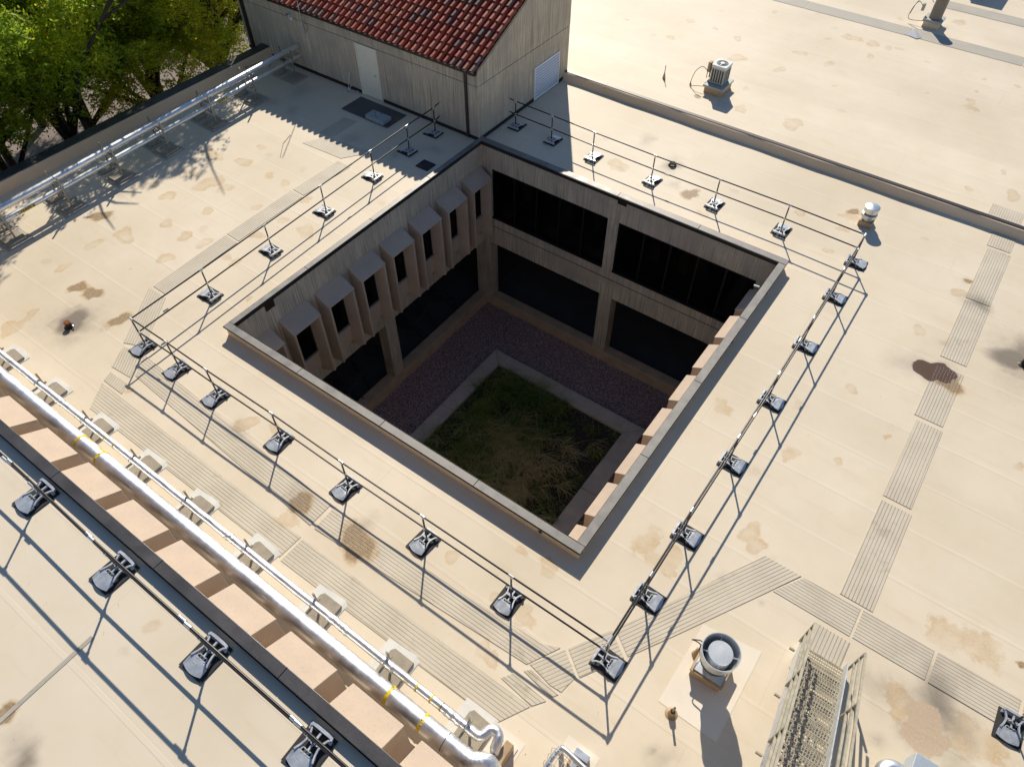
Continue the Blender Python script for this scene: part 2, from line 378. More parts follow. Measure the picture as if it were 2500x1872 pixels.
# --- roof membrane, one fine sheet with the courtyard hole, wear stored per vertex
STAINS=[(-6.53,7.11,0.16,'o'),(-6.3,6.07,0.27,'o'),(-7.3,5.74,0.21,'o'),(-7.86,5.74,0.37,'w'),(-4.92,6.03,0.24,'w'),(-4.12,6.05,0.18,'o'),(-6.28,4.49,0.42,'o'),(-5.59,4.62,0.24,'o'),(-7.28,4.52,0.3,'w'),(-7.75,3.3,0.24,'w'),(-6.84,3.18,0.26,'o'),(-3.86,4.51,0.17,'o'),(-5.05,3.42,0.2,'o'),(-5.61,2.18,0.22,'o'),(-4.57,2.12,0.24,'o'),(-3.79,2.27,0.22,'o'),(-7.73,1.15,0.28,'s'),(-6.21,0.99,0.33,'o'),(-6.62,0.12,0.22,'o'),(-4.18,1.07,0.24,'o'),(-6.41,-1.08,0.19,'o'),(-4.64,0.1,0.08,'w'),(-2.63,4.56,0.23,'w'),(-1.57,4.61,0.31,'o'),(-2.7,3.53,0.27,'w'),(-2.64,2.23,0.21,'w'),(-2.24,2.23,0.16,'o'),(-2.8,5.8,0.22,'w'),(-8.38,10.87,0.62,'d'),(-8.63,9.55,0.4,'d'),(-7.5,9.57,0.34,'d'),(-4.31,9.5,0.32,'d'),(-8.37,2.24,0.35,'d'),(-0.81,24.38,0.15,'w'),(1.65,24.05,0.19,'w'),(1.64,25.99,0.19,'w'),(4.84,13.86,0.36,'o'),(4.99,13.78,0.15,'d'),(4.87,16.0,0.38,'d'),(7.72,13.82,0.24,'s'),(7.04,14.0,0.24,'d'),(-4.13,9.48,0.38,'d'),(-1.18,10.78,0.37,'d'),(-2.17,9.65,0.31,'d'),(1.65,26.0,0.19,'o'),(1.69,23.98,0.19,'o'),(2.91,26.01,0.14,'o'),(4.18,25.68,0.21,'o'),(4.93,23.98,0.33,'o'),(6.84,24.07,0.24,'o'),(4.47,29.28,0.15,'o'),(6.99,25.98,0.24,'o'),(8.31,28.78,0.34,'o'),(9.31,28.76,0.29,'o'),(9.99,28.74,0.19,'o'),(9.61,27.5,0.18,'o'),(8.37,25.82,0.29,'w'),(9.54,32.0,0.19,'w'),(6.33,21.74,0.14,'o'),(4.99,19.97,0.15,'s'),(6.83,20.1,0.26,'o'),(8.91,20.26,0.39,'o'),(9.21,24.08,0.1,'o'),(14.13,26.1,0.2,'o'),(14.19,25.59,0.33,'w'),(14.1,27.06,0.09,'o'),(15.53,19.83,0.14,'o'),(16.28,21.64,0.12,'o'),(16.88,20.33,0.27,'o'),(15.38,28.5,0.12,'o'),(14.11,28.32,0.1,'o'),(11.77,28.46,0.11,'o'),(12.48,25.73,0.09,'o'),(12.69,16.19,0.17,'s'),(12.69,15.85,0.34,'w'),(11.24,15.05,0.17,'o'),(12.7,13.7,0.14,'o'),(15.03,16.15,0.1,'o'),(12.68,15.07,0.22,'w'),(8.6,13.06,0.22,'w'),(7.74,13.83,0.26,'s'),(7.11,14.05,0.21,'d'),(6.39,14.98,0.46,'d'),(12.95,35.43,0.2,'o'),(11.91,33.28,0.39,'w'),(-5.22,-1.33,0.23,'s'),(-4.62,-1.24,0.26,'s'),(-5.33,-2.74,0.14,'o'),(-5.24,-2.93,0.14,'o'),(-5.24,-3.48,0.32,'o'),(-2.99,-1.44,0.24,'s'),(-4.05,-2.2,0.74,'d'),(-4.04,-2.23,0.42,'D'),(-3.53,-2.77,0.43,'d'),(-0.62,1.37,0.12,'w'),(-0.47,-2.89,0.14,'w'),(2.92,-1.82,0.26,'o'),(2.94,-2.06,0.34,'d'),(5.79,-2.61,0.28,'s'),(5.66,-2.54,0.36,'d'),(5.87,-3.05,0.34,'w'),(3.71,-1.51,0.22,'w'),(16.08,11.81,0.19,'o'),(15.22,8.51,0.16,'o'),(14.69,5.51,0.25,'w'),(15.74,6.03,0.15,'w'),(16.7,14.83,0.11,'s'),(16.63,14.13,0.23,'o'),(16.81,11.71,0.19,'d'),(16.96,13.93,0.36,'d'),(17.24,13.99,0.3,'D'),(16.78,10.44,0.39,'P'),(17.13,10.47,0.28,'P'),(16.18,10.31,0.52,'d'),(17.32,10.24,0.32,'s'),(18.68,12.58,0.52,'D'),(19.41,8.49,0.16,'w'),(12.68,5.9,0.31,'w'),(12.72,13.7,0.09,'o'),(16.5,7.49,0.11,'w'),(9.56,-1.58,0.17,'o'),(10.74,-0.55,0.15,'w'),(11.46,-0.53,0.22,'o'),(10.88,-1.77,0.1,'o'),(11.57,-1.73,0.22,'o'),(11.77,-1.77,0.21,'w'),(11.4,-2.82,0.18,'o'),(11.63,-2.86,0.16,'o'),(15.11,-2.48,0.16,'d'),(15.14,-2.46,0.05,'D'),(13.33,1.01,0.26,'w'),(13.6,1.21,0.23,'o'),(13.66,0.95,0.15,'o'),(12.96,1.3,0.39,'w'),(14.77,2.9,0.24,'o'),(15.01,2.68,0.21,'o'),(13.62,1.42,0.19,'o'),(13.65,1.0,0.18,'o'),(14.72,1.52,0.14,'d'),(15.65,1.48,0.09,'d'),(19.22,0.95,0.41,'m'),(18.67,1.2,0.39,'w'),(18.95,1.44,0.44,'d'),(19.57,1.54,0.36,'d'),(20.06,1.3,0.58,'w'),(19.9,1.36,0.32,'d'),(18.57,0.23,0.19,'d'),(20.51,3.37,0.09,'s'),(18.98,3.07,0.42,'w'),(19.61,3.23,0.56,'w'),(15.34,-2.46,0.32,'d')]
STAINS += [(-4.07,-2.28,.53,'Q'),(18.9,12.15,.6,'Q'),(-4.05,-2.3,.42,'K'),(-3.95,-2.35,.3,'K'),(-4.05,-2.2,.95,'d'),(18.7,12.2,.55,'K'),(18.6,12.3,1.1,'d'),(6.44,15.02,.3,'D'),(18.2,1.2,.5,'d'),(19.3,1.6,.5,'D'),(19.9,.5,.6,'d'),(7.6,-2.6,.4,'s'),(7.4,-2.2,.3,'d')]
STAINS_H=[(7.04,-8.66,0.17,'s'),(7.59,-8.79,0.28,'d'),(7.87,-8.81,0.21,'D'),(7.68,-6.55,0.16,'w')]
def blob_fields(X, Y, stains):
    F = {k: np.zeros_like(X, dtype=np.float32) for k in ('ochre','strong','grime','puddle','mound')}
    key = {'o':('ochre',1), 'w':('ochre',.62), 's':('strong',1), 'd':('grime',.55), 'D':('grime',1.1), 'K':('grime',2.2), 'Q':('grime',1.5), 'P':('puddle',1), 'm':('mound',1)}
    for x, y, r, t in stains:
        k, g = key[t]; rr = r*(1.5 if t in 'dD' else 1.25)
        m = (abs(X-x) < rr*1.6) & (abs(Y-y) < rr*1.6)
        dx = X[m]-x; dy = Y[m]-y; th = np.arctan2(dy, dx); rg_ = np.random.default_rng(int(abs(x)*1000+abs(y)*77)); ph = rg_.uniform(0, 6.28, 3); st = rg_.uniform(.8, 1.25)
        rad = rr*(1+.22*np.sin(2*th+ph[0])+.12*np.sin(3*th+ph[1])+.07*np.sin(5*th+ph[2]))
        d = np.hypot(dx*st, dy/st)/rad
        if t == 'Q': d = np.maximum(abs(dx), abs(dy)*.85)/r
        v = g*np.clip(1.15-d, 0, 1) if t != 'Q' else .62*np.clip((1.0-d)*7, 0, 1)
        F[k][m] = np.maximum(F[k][m], v)
        if t == 's': F['ochre'][m] = np.maximum(F['ochre'][m], np.clip(1.3-d, 0, 1))
        if t in 'Pm': F['grime'][m] = np.maximum(F['grime'][m], .8*np.clip(1.55-d, 0, 1))
    return F
def sheet(name, xs, ys, z, mt, hole=None, stains=(), skip=None, parent=None):
    X, Y = np.meshgrid(xs, ys); nx, ny = len(xs), len(ys)
    co = np.stack([X.ravel(), Y.ravel(), np.full(X.size, z)], 1).astype(np.float32)
    i = np.arange((ny-1)*(nx-1)); r = i//(nx-1); cc = i % (nx-1); v0 = r*nx+cc
    q = np.stack([v0, v0+1, v0+nx+1, v0+nx], 1)
    mx = (xs[cc]+xs[cc+1])/2; my = (ys[r]+ys[r+1])/2; keep = np.ones(len(q), bool)
    for h in ([hole] if hole else [])+list(skip or []):
        keep &= ~((mx > h[0]) & (mx < h[2]) & (my > h[1]) & (my < h[3]))
    q = q[keep].astype(np.int32)
    me = bpy.data.meshes.new(name); me.vertices.add(len(co)); me.vertices.foreach_set('co', co.ravel())
    me.loops.add(q.size); me.loops.foreach_set('vertex_index', q.ravel())
    me.polygons.add(len(q)); me.polygons.foreach_set('loop_start', np.arange(0, q.size, 4, dtype=np.int32))
    me.update(calc_edges=True)
    F = blob_fields(X.ravel(), Y.ravel(), stains)
    for k, v in F.items():
        at = me.attributes.new(k, 'FLOAT', 'POINT'); at.data.foreach_set('value', v.astype(np.float32))
    me.materials.append(mt)
    o = bpy.data.objects.new(name, me); sc.collection.objects.link(o)
    if parent: o.parent = parent
    return o
def axis(lo, hi, step, extra): return np.unique(np.round(np.concatenate([np.arange(lo, hi+1e-6, step), np.array(extra, float)]), 4))
xs = axis(-12.0, 21.6, .07, [.08, 11.86, 22.5, 26, 32, 40, 55, 70]); ys = axis(-5.72, 38, .07, [.08, 12.0, 42, 50, 60, 75, 90])
sheet('roof', xs, ys, 0, M['roof'], hole=(.08,.08,11.86,12.0), stains=STAINS, parent=main)
def extra_speckles(): pass
# --- the four courtyard walls in a wall frame: u along, n out into the court, z up
def frame(side):
    return {'W': lambda u,n,z: (.15+n, u, z), 'E': lambda u,n,z: (11.75-n, u, z),
            'N': lambda u,n,z: (u, 11.9-n, z), 'S': lambda u,n,z: (u, .22+n, z)}[side]
TH = .42
def hood_geo(f, u0, zt, zb, proj=.57, drop=.32, wd=1.12):
    b = MB(f)
    top = lambda n: zt-drop*n/proj-.05
    for sgn in (0, 1):
        pts = [(0,0),(0,proj),(.075,proj),(.2,.13),(.2,0)]
        if sgn: pts = [(wd-p[0], p[1]) for p in pts]
        pts = [(u0+p[0], p[1]) for p in pts]
        b.prism(pts, [zb-(.10 if p[1] < .2 else 0) for p in pts], [top(p[1]) for p in pts])
    b.slab([(u0-.012,0,zt),(u0-.012,proj+.015,zt-drop),(u0+wd+.012,proj+.015,zt-drop),(u0+wd+.012,0,zt)], .05)
    # panel under the window, sill, soffit
    b.box(u0+.2, 0, zb+.12, u0+wd-.2, .15, zt-2.10)
    b.prism([(u0+.2,.0),(u0+.2,.24),(u0+wd-.2,.24),(u0+wd-.2,.0)], [zt-2.10]*4, [zt-2.05]*4)
    return b
def hood(f, u0, zt, zb, parent, top_mat):
    o = hood_geo(f, u0, zt, zb).build('window_hood', top_mat, parent, bevel=.012)
    g = MB(f).box(u0+.2, .10, zt-2.05, u0+.92, .125, zt-.12).build('window_pane', M['glass'], o)
    fr = MB(f)
    for a0, b0, a1, b1 in ((.2,-2.05,.24,-.1),(.88,-2.05,.92,-.1),(.24,-2.05,.88,-2.0),(.24,-.16,.88,-.1)):
        fr.box(u0+a0, .09, zt+b0, u0+a1, .15, zt+b1)
    fr.build('window_frame', M['black_frame'], o)
    return o
def openings_wall(side, parent):
    f = frame(side); name = 'courtyard_wall'
    b = MB(f); lo, hi = (.15, 11.75) if side in 'NS' else (-.2, 12.32)
    if side in 'NS':
        b.box(lo,-TH,-.74,hi,0,-.02); b.box(lo,-.10,-.02,hi,0,.25); b.box(lo,-TH,-4.3,hi,0,-3.0)
        for u0,u1 in ((.15,.58),(5.69,6.12),(11.24,11.75)): b.box(u0,-TH,-3.0,u1,0,-.74)
    else:
        # band with a recess behind every hood
        b.box(lo,-TH,-.70,hi,0,-.02); b.box(max(lo,.24),-.10,-.02,min(hi,11.85),0,.25); b.box(lo,-TH,-4.3,hi,0,-2.74)
        us = [.12+1.495*k for k in range(8)]; prev = lo
        for u in us:
            b.box(prev,-TH,-2.74,u+.2,0,-.70); prev = u+.92
        b.box(prev,-TH,-2.74,hi,0,-.70)
    w_ = b.build(name, M['board'], parent)
    # thin black strip paints the shadow line of a groove under the windows
    if side in 'NS':
        MB(f).box(.15,0,-3.42,11.75,.012,-3.40).build('groove_shadow_strip', M['fascia'], w_)
        for u0,u1,nm in ((.58,5.69,5),(6.12,11.24,5)):
            fr = MB(f); st=(u1-u0)/nm
            fr.box(u0,-.14,-3.0,u1,.03,-2.93); fr.box(u0,-.14,-.80,u1,-.02,-.74)
            for k in range(nm+1):
                x = u0+k*st; x0 = max(u0, x-.03); x1 = min(u1, x+.03); fr.box(x0,-.12,-2.93,x1,-.04,-.80)
            wo = fr.build('window', M['black_frame'], w_)
            for k in range(nm): MB(f).box(u0+k*st+.03,-.09,-2.93,u0+(k+1)*st-.03,-.075,-.80).build('pane', M['glass'], wo)
    else:
        for u in us: hood(f, u, -.68, -3.64, w_, M['precast'] if side == 'W' else M['precast_pink'])
    # columns and low wall
    cols = ((.15,.42),(5.72,6.28),(11.4,11.75)) if side in 'NS' else ((-.2,.15),(5.72,6.25),(11.9,12.32))
    for u0,u1 in cols: MB(f).box(u0,-.5,-7.38,u1,-.003,-4.3).build('column', M['board'], parent, bevel=.015)
    if side in 'NS': MB(f).box(.15,-.45,-8.0,11.75,0,-7.38).build('low_wall', M['lowwall'], parent, bevel=.02)
    else: MB(f).box(-.2,-.45,-8.0,12.32,0,-7.38).build('low_wall', M['lowwall'], parent, bevel=.02)
    # arcade and rooms behind
    lo2, hi2 = (-4.6, 16.4) if side in 'WE' else (-.25, 12.15)
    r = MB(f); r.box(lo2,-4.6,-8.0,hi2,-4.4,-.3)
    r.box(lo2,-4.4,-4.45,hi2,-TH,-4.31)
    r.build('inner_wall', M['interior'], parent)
    if side in 'NS':
        p = MB(f)
        for u in (1.1,2.35,3.0,4.4,6.9,8.1,8.8,10.3): p.box(u,-1.6,-3.0,u+.35,-1.45,-.6)
        p.box(.7,-1.2,-3.3,5.4,-.5,-2.75)
        p.build('office_partition', M['interior_light'], parent)
    r = MB(f); r.box(lo2,-4.4,-8.0,hi2,-.45,-7.86); r.build('arcade_floor', M['paving'], parent)
for s_ in 'WNES': openings_wall(s_, main)
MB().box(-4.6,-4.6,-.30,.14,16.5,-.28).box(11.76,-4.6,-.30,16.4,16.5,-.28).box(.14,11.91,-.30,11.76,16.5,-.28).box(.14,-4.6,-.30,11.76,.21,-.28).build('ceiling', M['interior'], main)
# --- parapet with metal coping round the court
def parapet_run(x0,y0,x1,y1, parent):
    MB().box(x0,y0,-.2,x1,y1,.31).build('parapet', M['roof_plain'], parent, bevel=.03)
parapet_run(.035,.212,.142,11.905,main); parapet_run(11.76,.212,11.905,11.905,main)
parapet_run(.035,.035,11.905,.212,main); parapet_run(.035,11.905,11.905,12.06,main)
def coping_piece(x0,y0,x1,y1,parent,z=.344): return MB().box(x0,y0,z-.035,x1,y1,z).build('coping', M['coping'], parent, bevel=.006)
step = 3.0
for k in range(4):
    g = .006
    coping_piece(0+0, .212+k*2.9+g, .19, .212+(k+1)*2.9-g, main) if k < 4 else None
    coping_piece(11.72, .212+k*2.9+g, 11.94, .212+(k+1)*2.9-g, main)
    coping_piece(0+k*2.985+g, 0, (k+1)*2.985-g, .21, main); coping_piece(0+k*2.985+g, 11.83, (k+1)*2.985-g, 12.09, main)
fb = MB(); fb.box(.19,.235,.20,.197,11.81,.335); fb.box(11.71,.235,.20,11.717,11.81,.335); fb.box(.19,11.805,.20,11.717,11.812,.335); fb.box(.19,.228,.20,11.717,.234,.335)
fb.box(-.0,-.008,.285,11.94,-.001,.325); fb.box(11.941,0,.285,11.948,12.09,.325); fb.box(-.008,0,.285,-.001,12.09,.325); fb.box(0,12.091,.285,11.94,12.098,.325)  # outer black strips paint the shaded gap under the coping lip
fb.build('fascia_and_gap_shade', M['fascia'], main)
for (x,y,z_,ax) in ((6.16,11.885,.15,'y'),(.165,1.5,.09,'x')):
    if ax == 'y': MB().box(x-.17,y-.012,z_-.13,x+.17,y+.01,z_+.05).build('scupper', M['rust_dark'], main)
    else: MB().box(x-.01,y-.17,z_-.16,x+.012,y+.17,z_+.12).build('scupper', M['rust_dark'], main)
for c_ in ((10.86,.035,.14,'y'),(11.905,10.51,.15,'x'),(11.905,8.1,.12,'x')):
    b = MB(); d = (0,-1,0) if c_[3]=='y' else (1,0,0)
    p = Vector(c_[:3]); b.tube([p, p+Vector(d)*.02], .055, 14); b.build('overflow_pipe', M['coping'], main)
    b = MB(); b.tube([p+Vector(d)*.018, p+Vector(d)*.024], .036, 12); b.build('overflow_bore', M['dark_slot'], main)
MB().tube([(11.62,10.7,.1),(11.45,10.7,.08)], .03, 10).build('pipe_stub', M['white'], main)
# --- expansion curb to the north
cb = MB(); n_ = 60; x0c, x1c = -.2, 46
for i in range(n_):
    xa = x0c+(x1c-x0c)*i/n_; xb = x0c+(x1c-x0c)*(i+1)/n_; wv = lambda x: .018*math.sin(x*1.7)+.010*math.sin(x*4.1)
    prof = lambda x: [(x,17.86+wv(x)*.5,-.01),(x,17.93+wv(x),.10),(x,17.97+wv(x),.27),(x,18.0+wv(x),.29),(x,18.16+wv(x),.29),(x,18.2,-.01)]
    P0, P1 = prof(xa), prof(xb); k = len(P0)
    cb.add(P0+P1, [(j,j+1,k+j+1,k+j) for j in range(k-1)])
cb.build('roof_curb', M['roof_plain'], main, smooth=True)
cp = MB()
for i in range(46): cp.box(-.2+i*1.0+.002, 18.04, .285, -.2+(i+1)*1.0-.002, 18.19, .315)
cp.build('curb_coping', M['brown_metal'], main)
# --- west parapet and outer walls
MB().box(-11.72,-6.0,-.2,-11.50,12.2,.42).build('parapet', M['roof_plain'], main, bevel=.03)
b = MB()
for i in range(6): b.box(-12.02,-6+i*3.03,.42,-11.56,-6+(i+1)*3.03-.008,.455)
b.build('coping', M['coping_dark'], main)
b = MB(); b.box(-12.0,-6.0,-8.2,-11.72,12.2,.42); b.box(-12,89.7,-8.2,70,90,-.01); b.box(69.7,-5,-8.2,70,89.7,-.01); b.box(-12.0,18.6,-8.2,-11.7,89.7,-.01)
b.build('outer_wall', M['board'], main)
# --- walk pads, ribs along local x
def pad(pts, ang, mt='walkpad', z=.012):
    cx = sum(p[0] for p in pts)/len(pts); cy = sum(p[1] for p in pts)/len(pts); A = math.radians(ang)
    b = MB(); loc = [((p[0]-cx)*math.cos(A)+(p[1]-cy)*math.sin(A), -(p[0]-cx)*math.sin(A)+(p[1]-cy)*math.cos(A)) for p in pts]
    b.prism(loc, 0, .009); o = b.build('walk_pad', M[mt], None)
    bm = bmesh.new(); bm.from_mesh(o.data)
    for ax in (0,1):
        lo = min(p[ax] for p in loc); hi = max(p[ax] for p in loc); v = lo+.11
        while v < hi-.01:
            n = [0,0,0]; n[ax] = 1; co = [0,0,0]; co[ax] = v
            bmesh.ops.bisect_plane(bm, geom=bm.verts[:]+bm.edges[:]+bm.faces[:], plane_co=co, plane_no=n); v += .11
    bm.to_mesh(o.data); bm.free()
    V = np.zeros(len(o.data.vertices)*3); o.data.vertices.foreach_get('co', V); V = V.reshape(-1,3)
    WX_ = cx+V[:,0]*math.cos(A)-V[:,1]*math.sin(A); WY_ = cy+V[:,0]*math.sin(A)+V[:,1]*math.cos(A)
    for k_, v_ in blob_fields(WX_, WY_, STAINS).items():
        at = o.data.attributes.new(k_, 'FLOAT', 'POINT'); at.data.foreach_set('value', v_.astype(np.float32))
    o.parent = main; o.location = (cx, cy, z-.009); o.rotation_euler = (0,0,A); return o
rc = lambda x0,y0,x1,y1: [(x0,y0),(x1,y0),(x1,y1),(x0,y1)]
for pts, ang in [
  ([(-3.39,.03),(-2.79,.02),(-2.93,2.89),(-3.55,2.93)],92.5), ([(-3.56,3.0),(-2.96,2.97),(-3.03,5.84),(-3.61,5.88)],91.5), ([(-3.62,5.96),(-3.05,5.92),(-2.95,8.10),(-3.56,8.12)],90),
  ([(-5.5,8.2),(-3.6,8.3),(-2.95,9.25),(-5.05,9.0)],2), ([(-5.5,9.06),(-4.9,9.14),(-4.86,10.5),(-5.5,10.4)],90),
  ([(-3.43,-.09),(-2.66,-.07),(-1.50,-1.66),(-2.10,-1.93)],-53.5), ([(-1.97,-2.03),(-1.34,-1.80),(-.84,-2.6),(-1.6,-2.66)],-53.5),
  ([(-1.44,-2.79),(-.74,-2.78),(-.52,-3.08),(-1.33,-3.08)],112),
  ([(-1.24,-1.86),(6.40,-2.24),(6.40,-2.90),(-.78,-2.48)],-2.2), ([(6.52,-2.27),(12.28,-2.02),(12.66,-1.86),(12.28,-2.54),(6.54,-2.90)],.6),
  ([(-1.28,-3.17),(6.44,-3.23),(6.42,-3.86),(-.79,-3.86)],-.3), ([(6.52,-3.24),(12.80,-3.17),(12.44,-3.80),(6.50,-3.90)],.4),
  ([(12.02,-3.06),(12.18,-2.83),(13.0,-2.9),(12.82,-3.14)],-2), ([(12.31,-2.68),(12.42,-2.57),(13.13,-2.65),(13.04,-2.79)],-3),
  ([(12.33,-2.50),(12.75,-1.83),(13.23,-2.16),(13.15,-2.58),(12.9,-2.6)],58), ([(12.80,-1.77),(13.33,-.92),(13.83,-1.27),(13.30,-2.13)],58),
  ([(13.38,-.84),(15.27,2.56),(16.12,2.57),(14.43,-.30),(13.88,-1.2)],60),
  ([(15.75,1.88),(16.18,2.56),(17.43,2.6),(17.43,1.88)],0), (rc(17.49,1.89,18.96,2.61),0), (rc(19.03,1.88,20.62,2.63),0), (rc(20.69,1.88,22.2,2.63),0),
  (rc(16.72,1.14,17.49,1.75),90), (rc(16.95,2.68,17.66,5.55),90), (rc(16.94,5.70,17.6,8.47),90), (rc(16.84,8.62,17.56,10.75),90),
  (rc(16.83,11.14,17.53,13.9),90), (rc(16.82,14.03,17.5,16.85),90), (rc(16.75,16.98,17.46,17.84),90), (rc(16.4,18.3,17.42,19.42),90)]:
    pad(pts, ang)
for i in range(6):
    pad(rc(-4.2+i*4.85, 30.45, .6+i*4.85, 31.35), 0, 'walkpad_flat')
    pad(rc(.9+i*4.85+10, 34.5, 5.68+i*4.85+10, 35.4), 0, 'walkpad_flat')
pad(rc(10.4,34.5,10.8,35.4), 0, 'walkpad_flat')
# membrane patches (thin sheets lapped on the roof)
def patch(pts, mt='roof_patch', z=.005):
    MB().prism(pts, 0, z).build('membrane_patch', M[mt], main)
M['roof_patch'] = roof_material('lighter_membrane', (.76,.67,.53), False, False); M['roof_patch2'] = roof_material('grey_membrane', (.61,.53,.42), False, False)
patch([(14.80,-1.6),(16.05,-1.62),(16.08,.50),(14.84,.32)], z=.006)
patch(rc(12.50,-4.75,13.12,-3.78), z=.005); patch(rc(5.86,19.7,6.35,20.25),'roof_patch2'); patch(rc(13.7,-3.55,14.4,-3.15))

# ================================================================ UPPER BLOCK with its roof, wall and window hoods
upper = thing('upper_building', 'higher wing with dark metal coping above a row of tan window hoods', 'building', (0,-6,0))
xs2 = axis(-14, 22, .09, [30,45,70]); ys2 = axis(-12, -6.0, .09, [-5.93,-40,-25,-16])
o = sheet('roof', xs2, ys2, H, M['roof_upper'], stains=STAINS_H); o.parent = upper; o.matrix_parent_inverse = upper.matrix_world.inverted()
f = lambda u,n,z: (u, -5.74+n, z)
b = MB(f); b.box(-14,-.2,H-.9,70,0,H+.12)
us = [4.48+1.508*k for k in range(-12,18)]
b.box(-14,-.2,-.2,70,0,.55)
prev = -14
for u in us: b.box(prev,-.2,.55,u+.2,0,H-.9); prev = u+.92
b.box(prev,-.2,.55,70,0,H-.9)
wl = b.build('wall', M['board'], upper)
M['precast_up'] = M['precast_pink']
for u in us:
    if u < 16.2 or u > 18.5: hood(f, u, 2.72, .22, wl, M['precast_up'])
b = MB()
for i in range(28): b.box(-14+i*3.0+.004,-5.93,H+.12,-14+(i+1)*3.0-.004,-5.73,H+.17)
b.build('coping', M['coping_dark'], upper, bevel=.008)
MB().box(-14,-5.94,H-.02,70,-5.925,H+.12).build('parapet_flashing', M['coping_dark'], upper)
b = MB(); b.box(-14,-40,-8.2,-13.8,-5.95,H-.01); b.box(-14,-40.2,-8.2,70,-40,H-.01); b.box(69.8,-40,-8.2,70,-5.95,H-.01); b.build('outer_wall', M['board'], upper)
o = MB().prism([(-.36,-.8),(.36,-.8),(.36,.8),(-.36,.8)],0,.006).build('walk_pad', M['walkpad_flat'], upper); o.location = (7.07,-8.0,H+.002)-Vector((0,0,0)) if False else Vector((7.07,-8.0,H+.002))
o.scale = (.1,1,1)
# ================================================================ TILED STAIR TOWER
tower = thing('tiled_stair_tower', 'board-marked concrete roof tower with a red clay tile roof at the courtyard corner', 'building', (-6.6,15.2,0))
TX0,TX1,TY0,TY1,SL = -13.0,-.2,12.2,18.25,.47; ZE = 2.68
zt_ = lambda y: ZE+SL*(y-TY0)
MB().prism([(TX0+.02,TY0+.02),(TX1-.02,TY0+.02),(TX1-.02,TY1-.02),(TX0+.02,TY1-.02)],-.2,[ZE-.05,ZE-.05,zt_(TY1)-.05,zt_(TY1)-.05]).build('wall_core', M['fascia'], tower)
MB().box(TX0,TY0,0,TX1,TY1,2.09).build('lower_wall', M['board'], tower, bevel=.01)
MB().prism([(TX0,TY0),(TX1,TY0),(TX1,TY1),(TX0,TY1)],2.112,[ZE,ZE,zt_(TY1),zt_(TY1)]).build('upper_wall', M['board'], tower)
b = MB(); b.box(TX0,TY0-.03,0,-6.2,TY0-.002,.13); b.box(-5.0,TY0-.03,0,TX1-.05,TY0-.002,.13); b.box(TX1+.002,TY0+.1,0,TX1+.03,TY1,.13); b.build('base_flashing', M['rust_dark'], tower)
# tiles
PX = .2965; ROW = .36; tb = MB(); pn = MB()
ncol = int((TX1-TX0)/PX); L = (TY1-TY0+.25)*math.sqrt(1+SL*SL); nrow = int(L/ROW)+1
cs, sn = 1/math.sqrt(1+SL*SL), SL/math.sqrt(1+SL*SL)
def onroof(x, s, h): return (x, TY0-.17+s*cs-h*sn, ZE-.02+(-.17)*SL*0+s*sn+h*cs-.03)
for ci in range(ncol):
    xc = TX1+.02-.13-ci*PX
    for ri in range(nrow):
        s0 = ri*ROW+random.uniform(-.012,.012); s1 = s0+ROW+.05; r0, r1 = .092, .078; h0, h1 = .055, .018
        dx = random.uniform(-.006,.006); vs = []; K = 7
        for s_, r_, h_ in ((s0,r0,h0),(s1,r1,h1)):
            for k in range(K):
                t = math.pi*k/(K-1); vs.append(onroof(xc+dx+r_*math.cos(t), s_, h_+r_*1.05*math.sin(t)))
        for s_, r_, h_ in ((s0,r0-.015,h0),):
            for k in range(K):
                t = math.pi*k/(K-1); vs.append(onroof(xc+dx+r_*math.cos(t), s_, h_+r_*math.sin(t)))
        tb.add(vs, [(k,k+1,K+k+1,K+k) for k in range(K-1)]+[(k,k+1,2*K+k+1,2*K+k) for k in range(K-1)])
tb.build('cover_tiles', M['tile'], tower)
for ci in range(ncol+1):
    xc = TX1+.02-.13-ci*PX+PX/2
    if xc > TX1-.02: xc = TX1-.06
    for ri in range(nrow):
        s0 = ri*ROW-.03; s1 = s0+ROW+.04; vs = []
        for s_, h_ in ((s0,.045),(s1,.015)):
            for k in range(5):
                t = math.pi*k/4; vs.append(onroof(xc+.085*math.cos(t), s_, h_-.055*math.sin(t)))
        pn.add(vs, [(k,k+1,5+k+1,5+k) for k in range(4)])
pn.build('pan_tiles', M['pan'], tower)
pp = [onroof(TX0,0,-.06),onroof(TX1,0,-.06),onroof(TX1,L,-.06),onroof(TX0,L,-.06)]
MB().slab(pp,.03).build('roof_deck', M['pan'], tower)
gb = MB(); gb.box(TX0,12.02,2.56,TX1+.02,12.18,2.575); gb.box(TX0,12.02,2.575,TX1+.02,12.032,2.67); gb.build('gutter', M['brown_metal'], tower)
gs = MB()
x = TX0+.2
while x < TX1: gs.box(x,12.008,2.672,x+.12,12.04,2.680); x += .2965
gs.build('gutter_strap', M['white'], tower)
dp = MB(); dp.box(-.76,12.13,0.02,-.66,12.196,2.56).build('downpipe', M['brown_metal'], tower)
MB().box(-12.72,12.10,-.3,-12.58,12.196,2.56).build('downpipe', M['brown_metal'], tower)
dr = MB().box(-6.09,12.165,.03,-5.10,12.195,2.03).build('door', M['door'], tower, bevel=.004)
b = MB(); b.box(-6.16,12.15,.0,-6.095,12.198,2.09); b.box(-5.095,12.15,.0,-5.04,12.198,2.09); b.box(-6.095,12.15,2.035,-5.095,12.198,2.09); b.build('door_frame', M['door'], dr)
MB().box(-5.24,12.135,.98,-5.20,12.165,1.06).tube([(-5.22,12.13,1.0),(-5.33,12.13,1.0)],.012,8).build('door_handle', M['galv_fit'], dr)
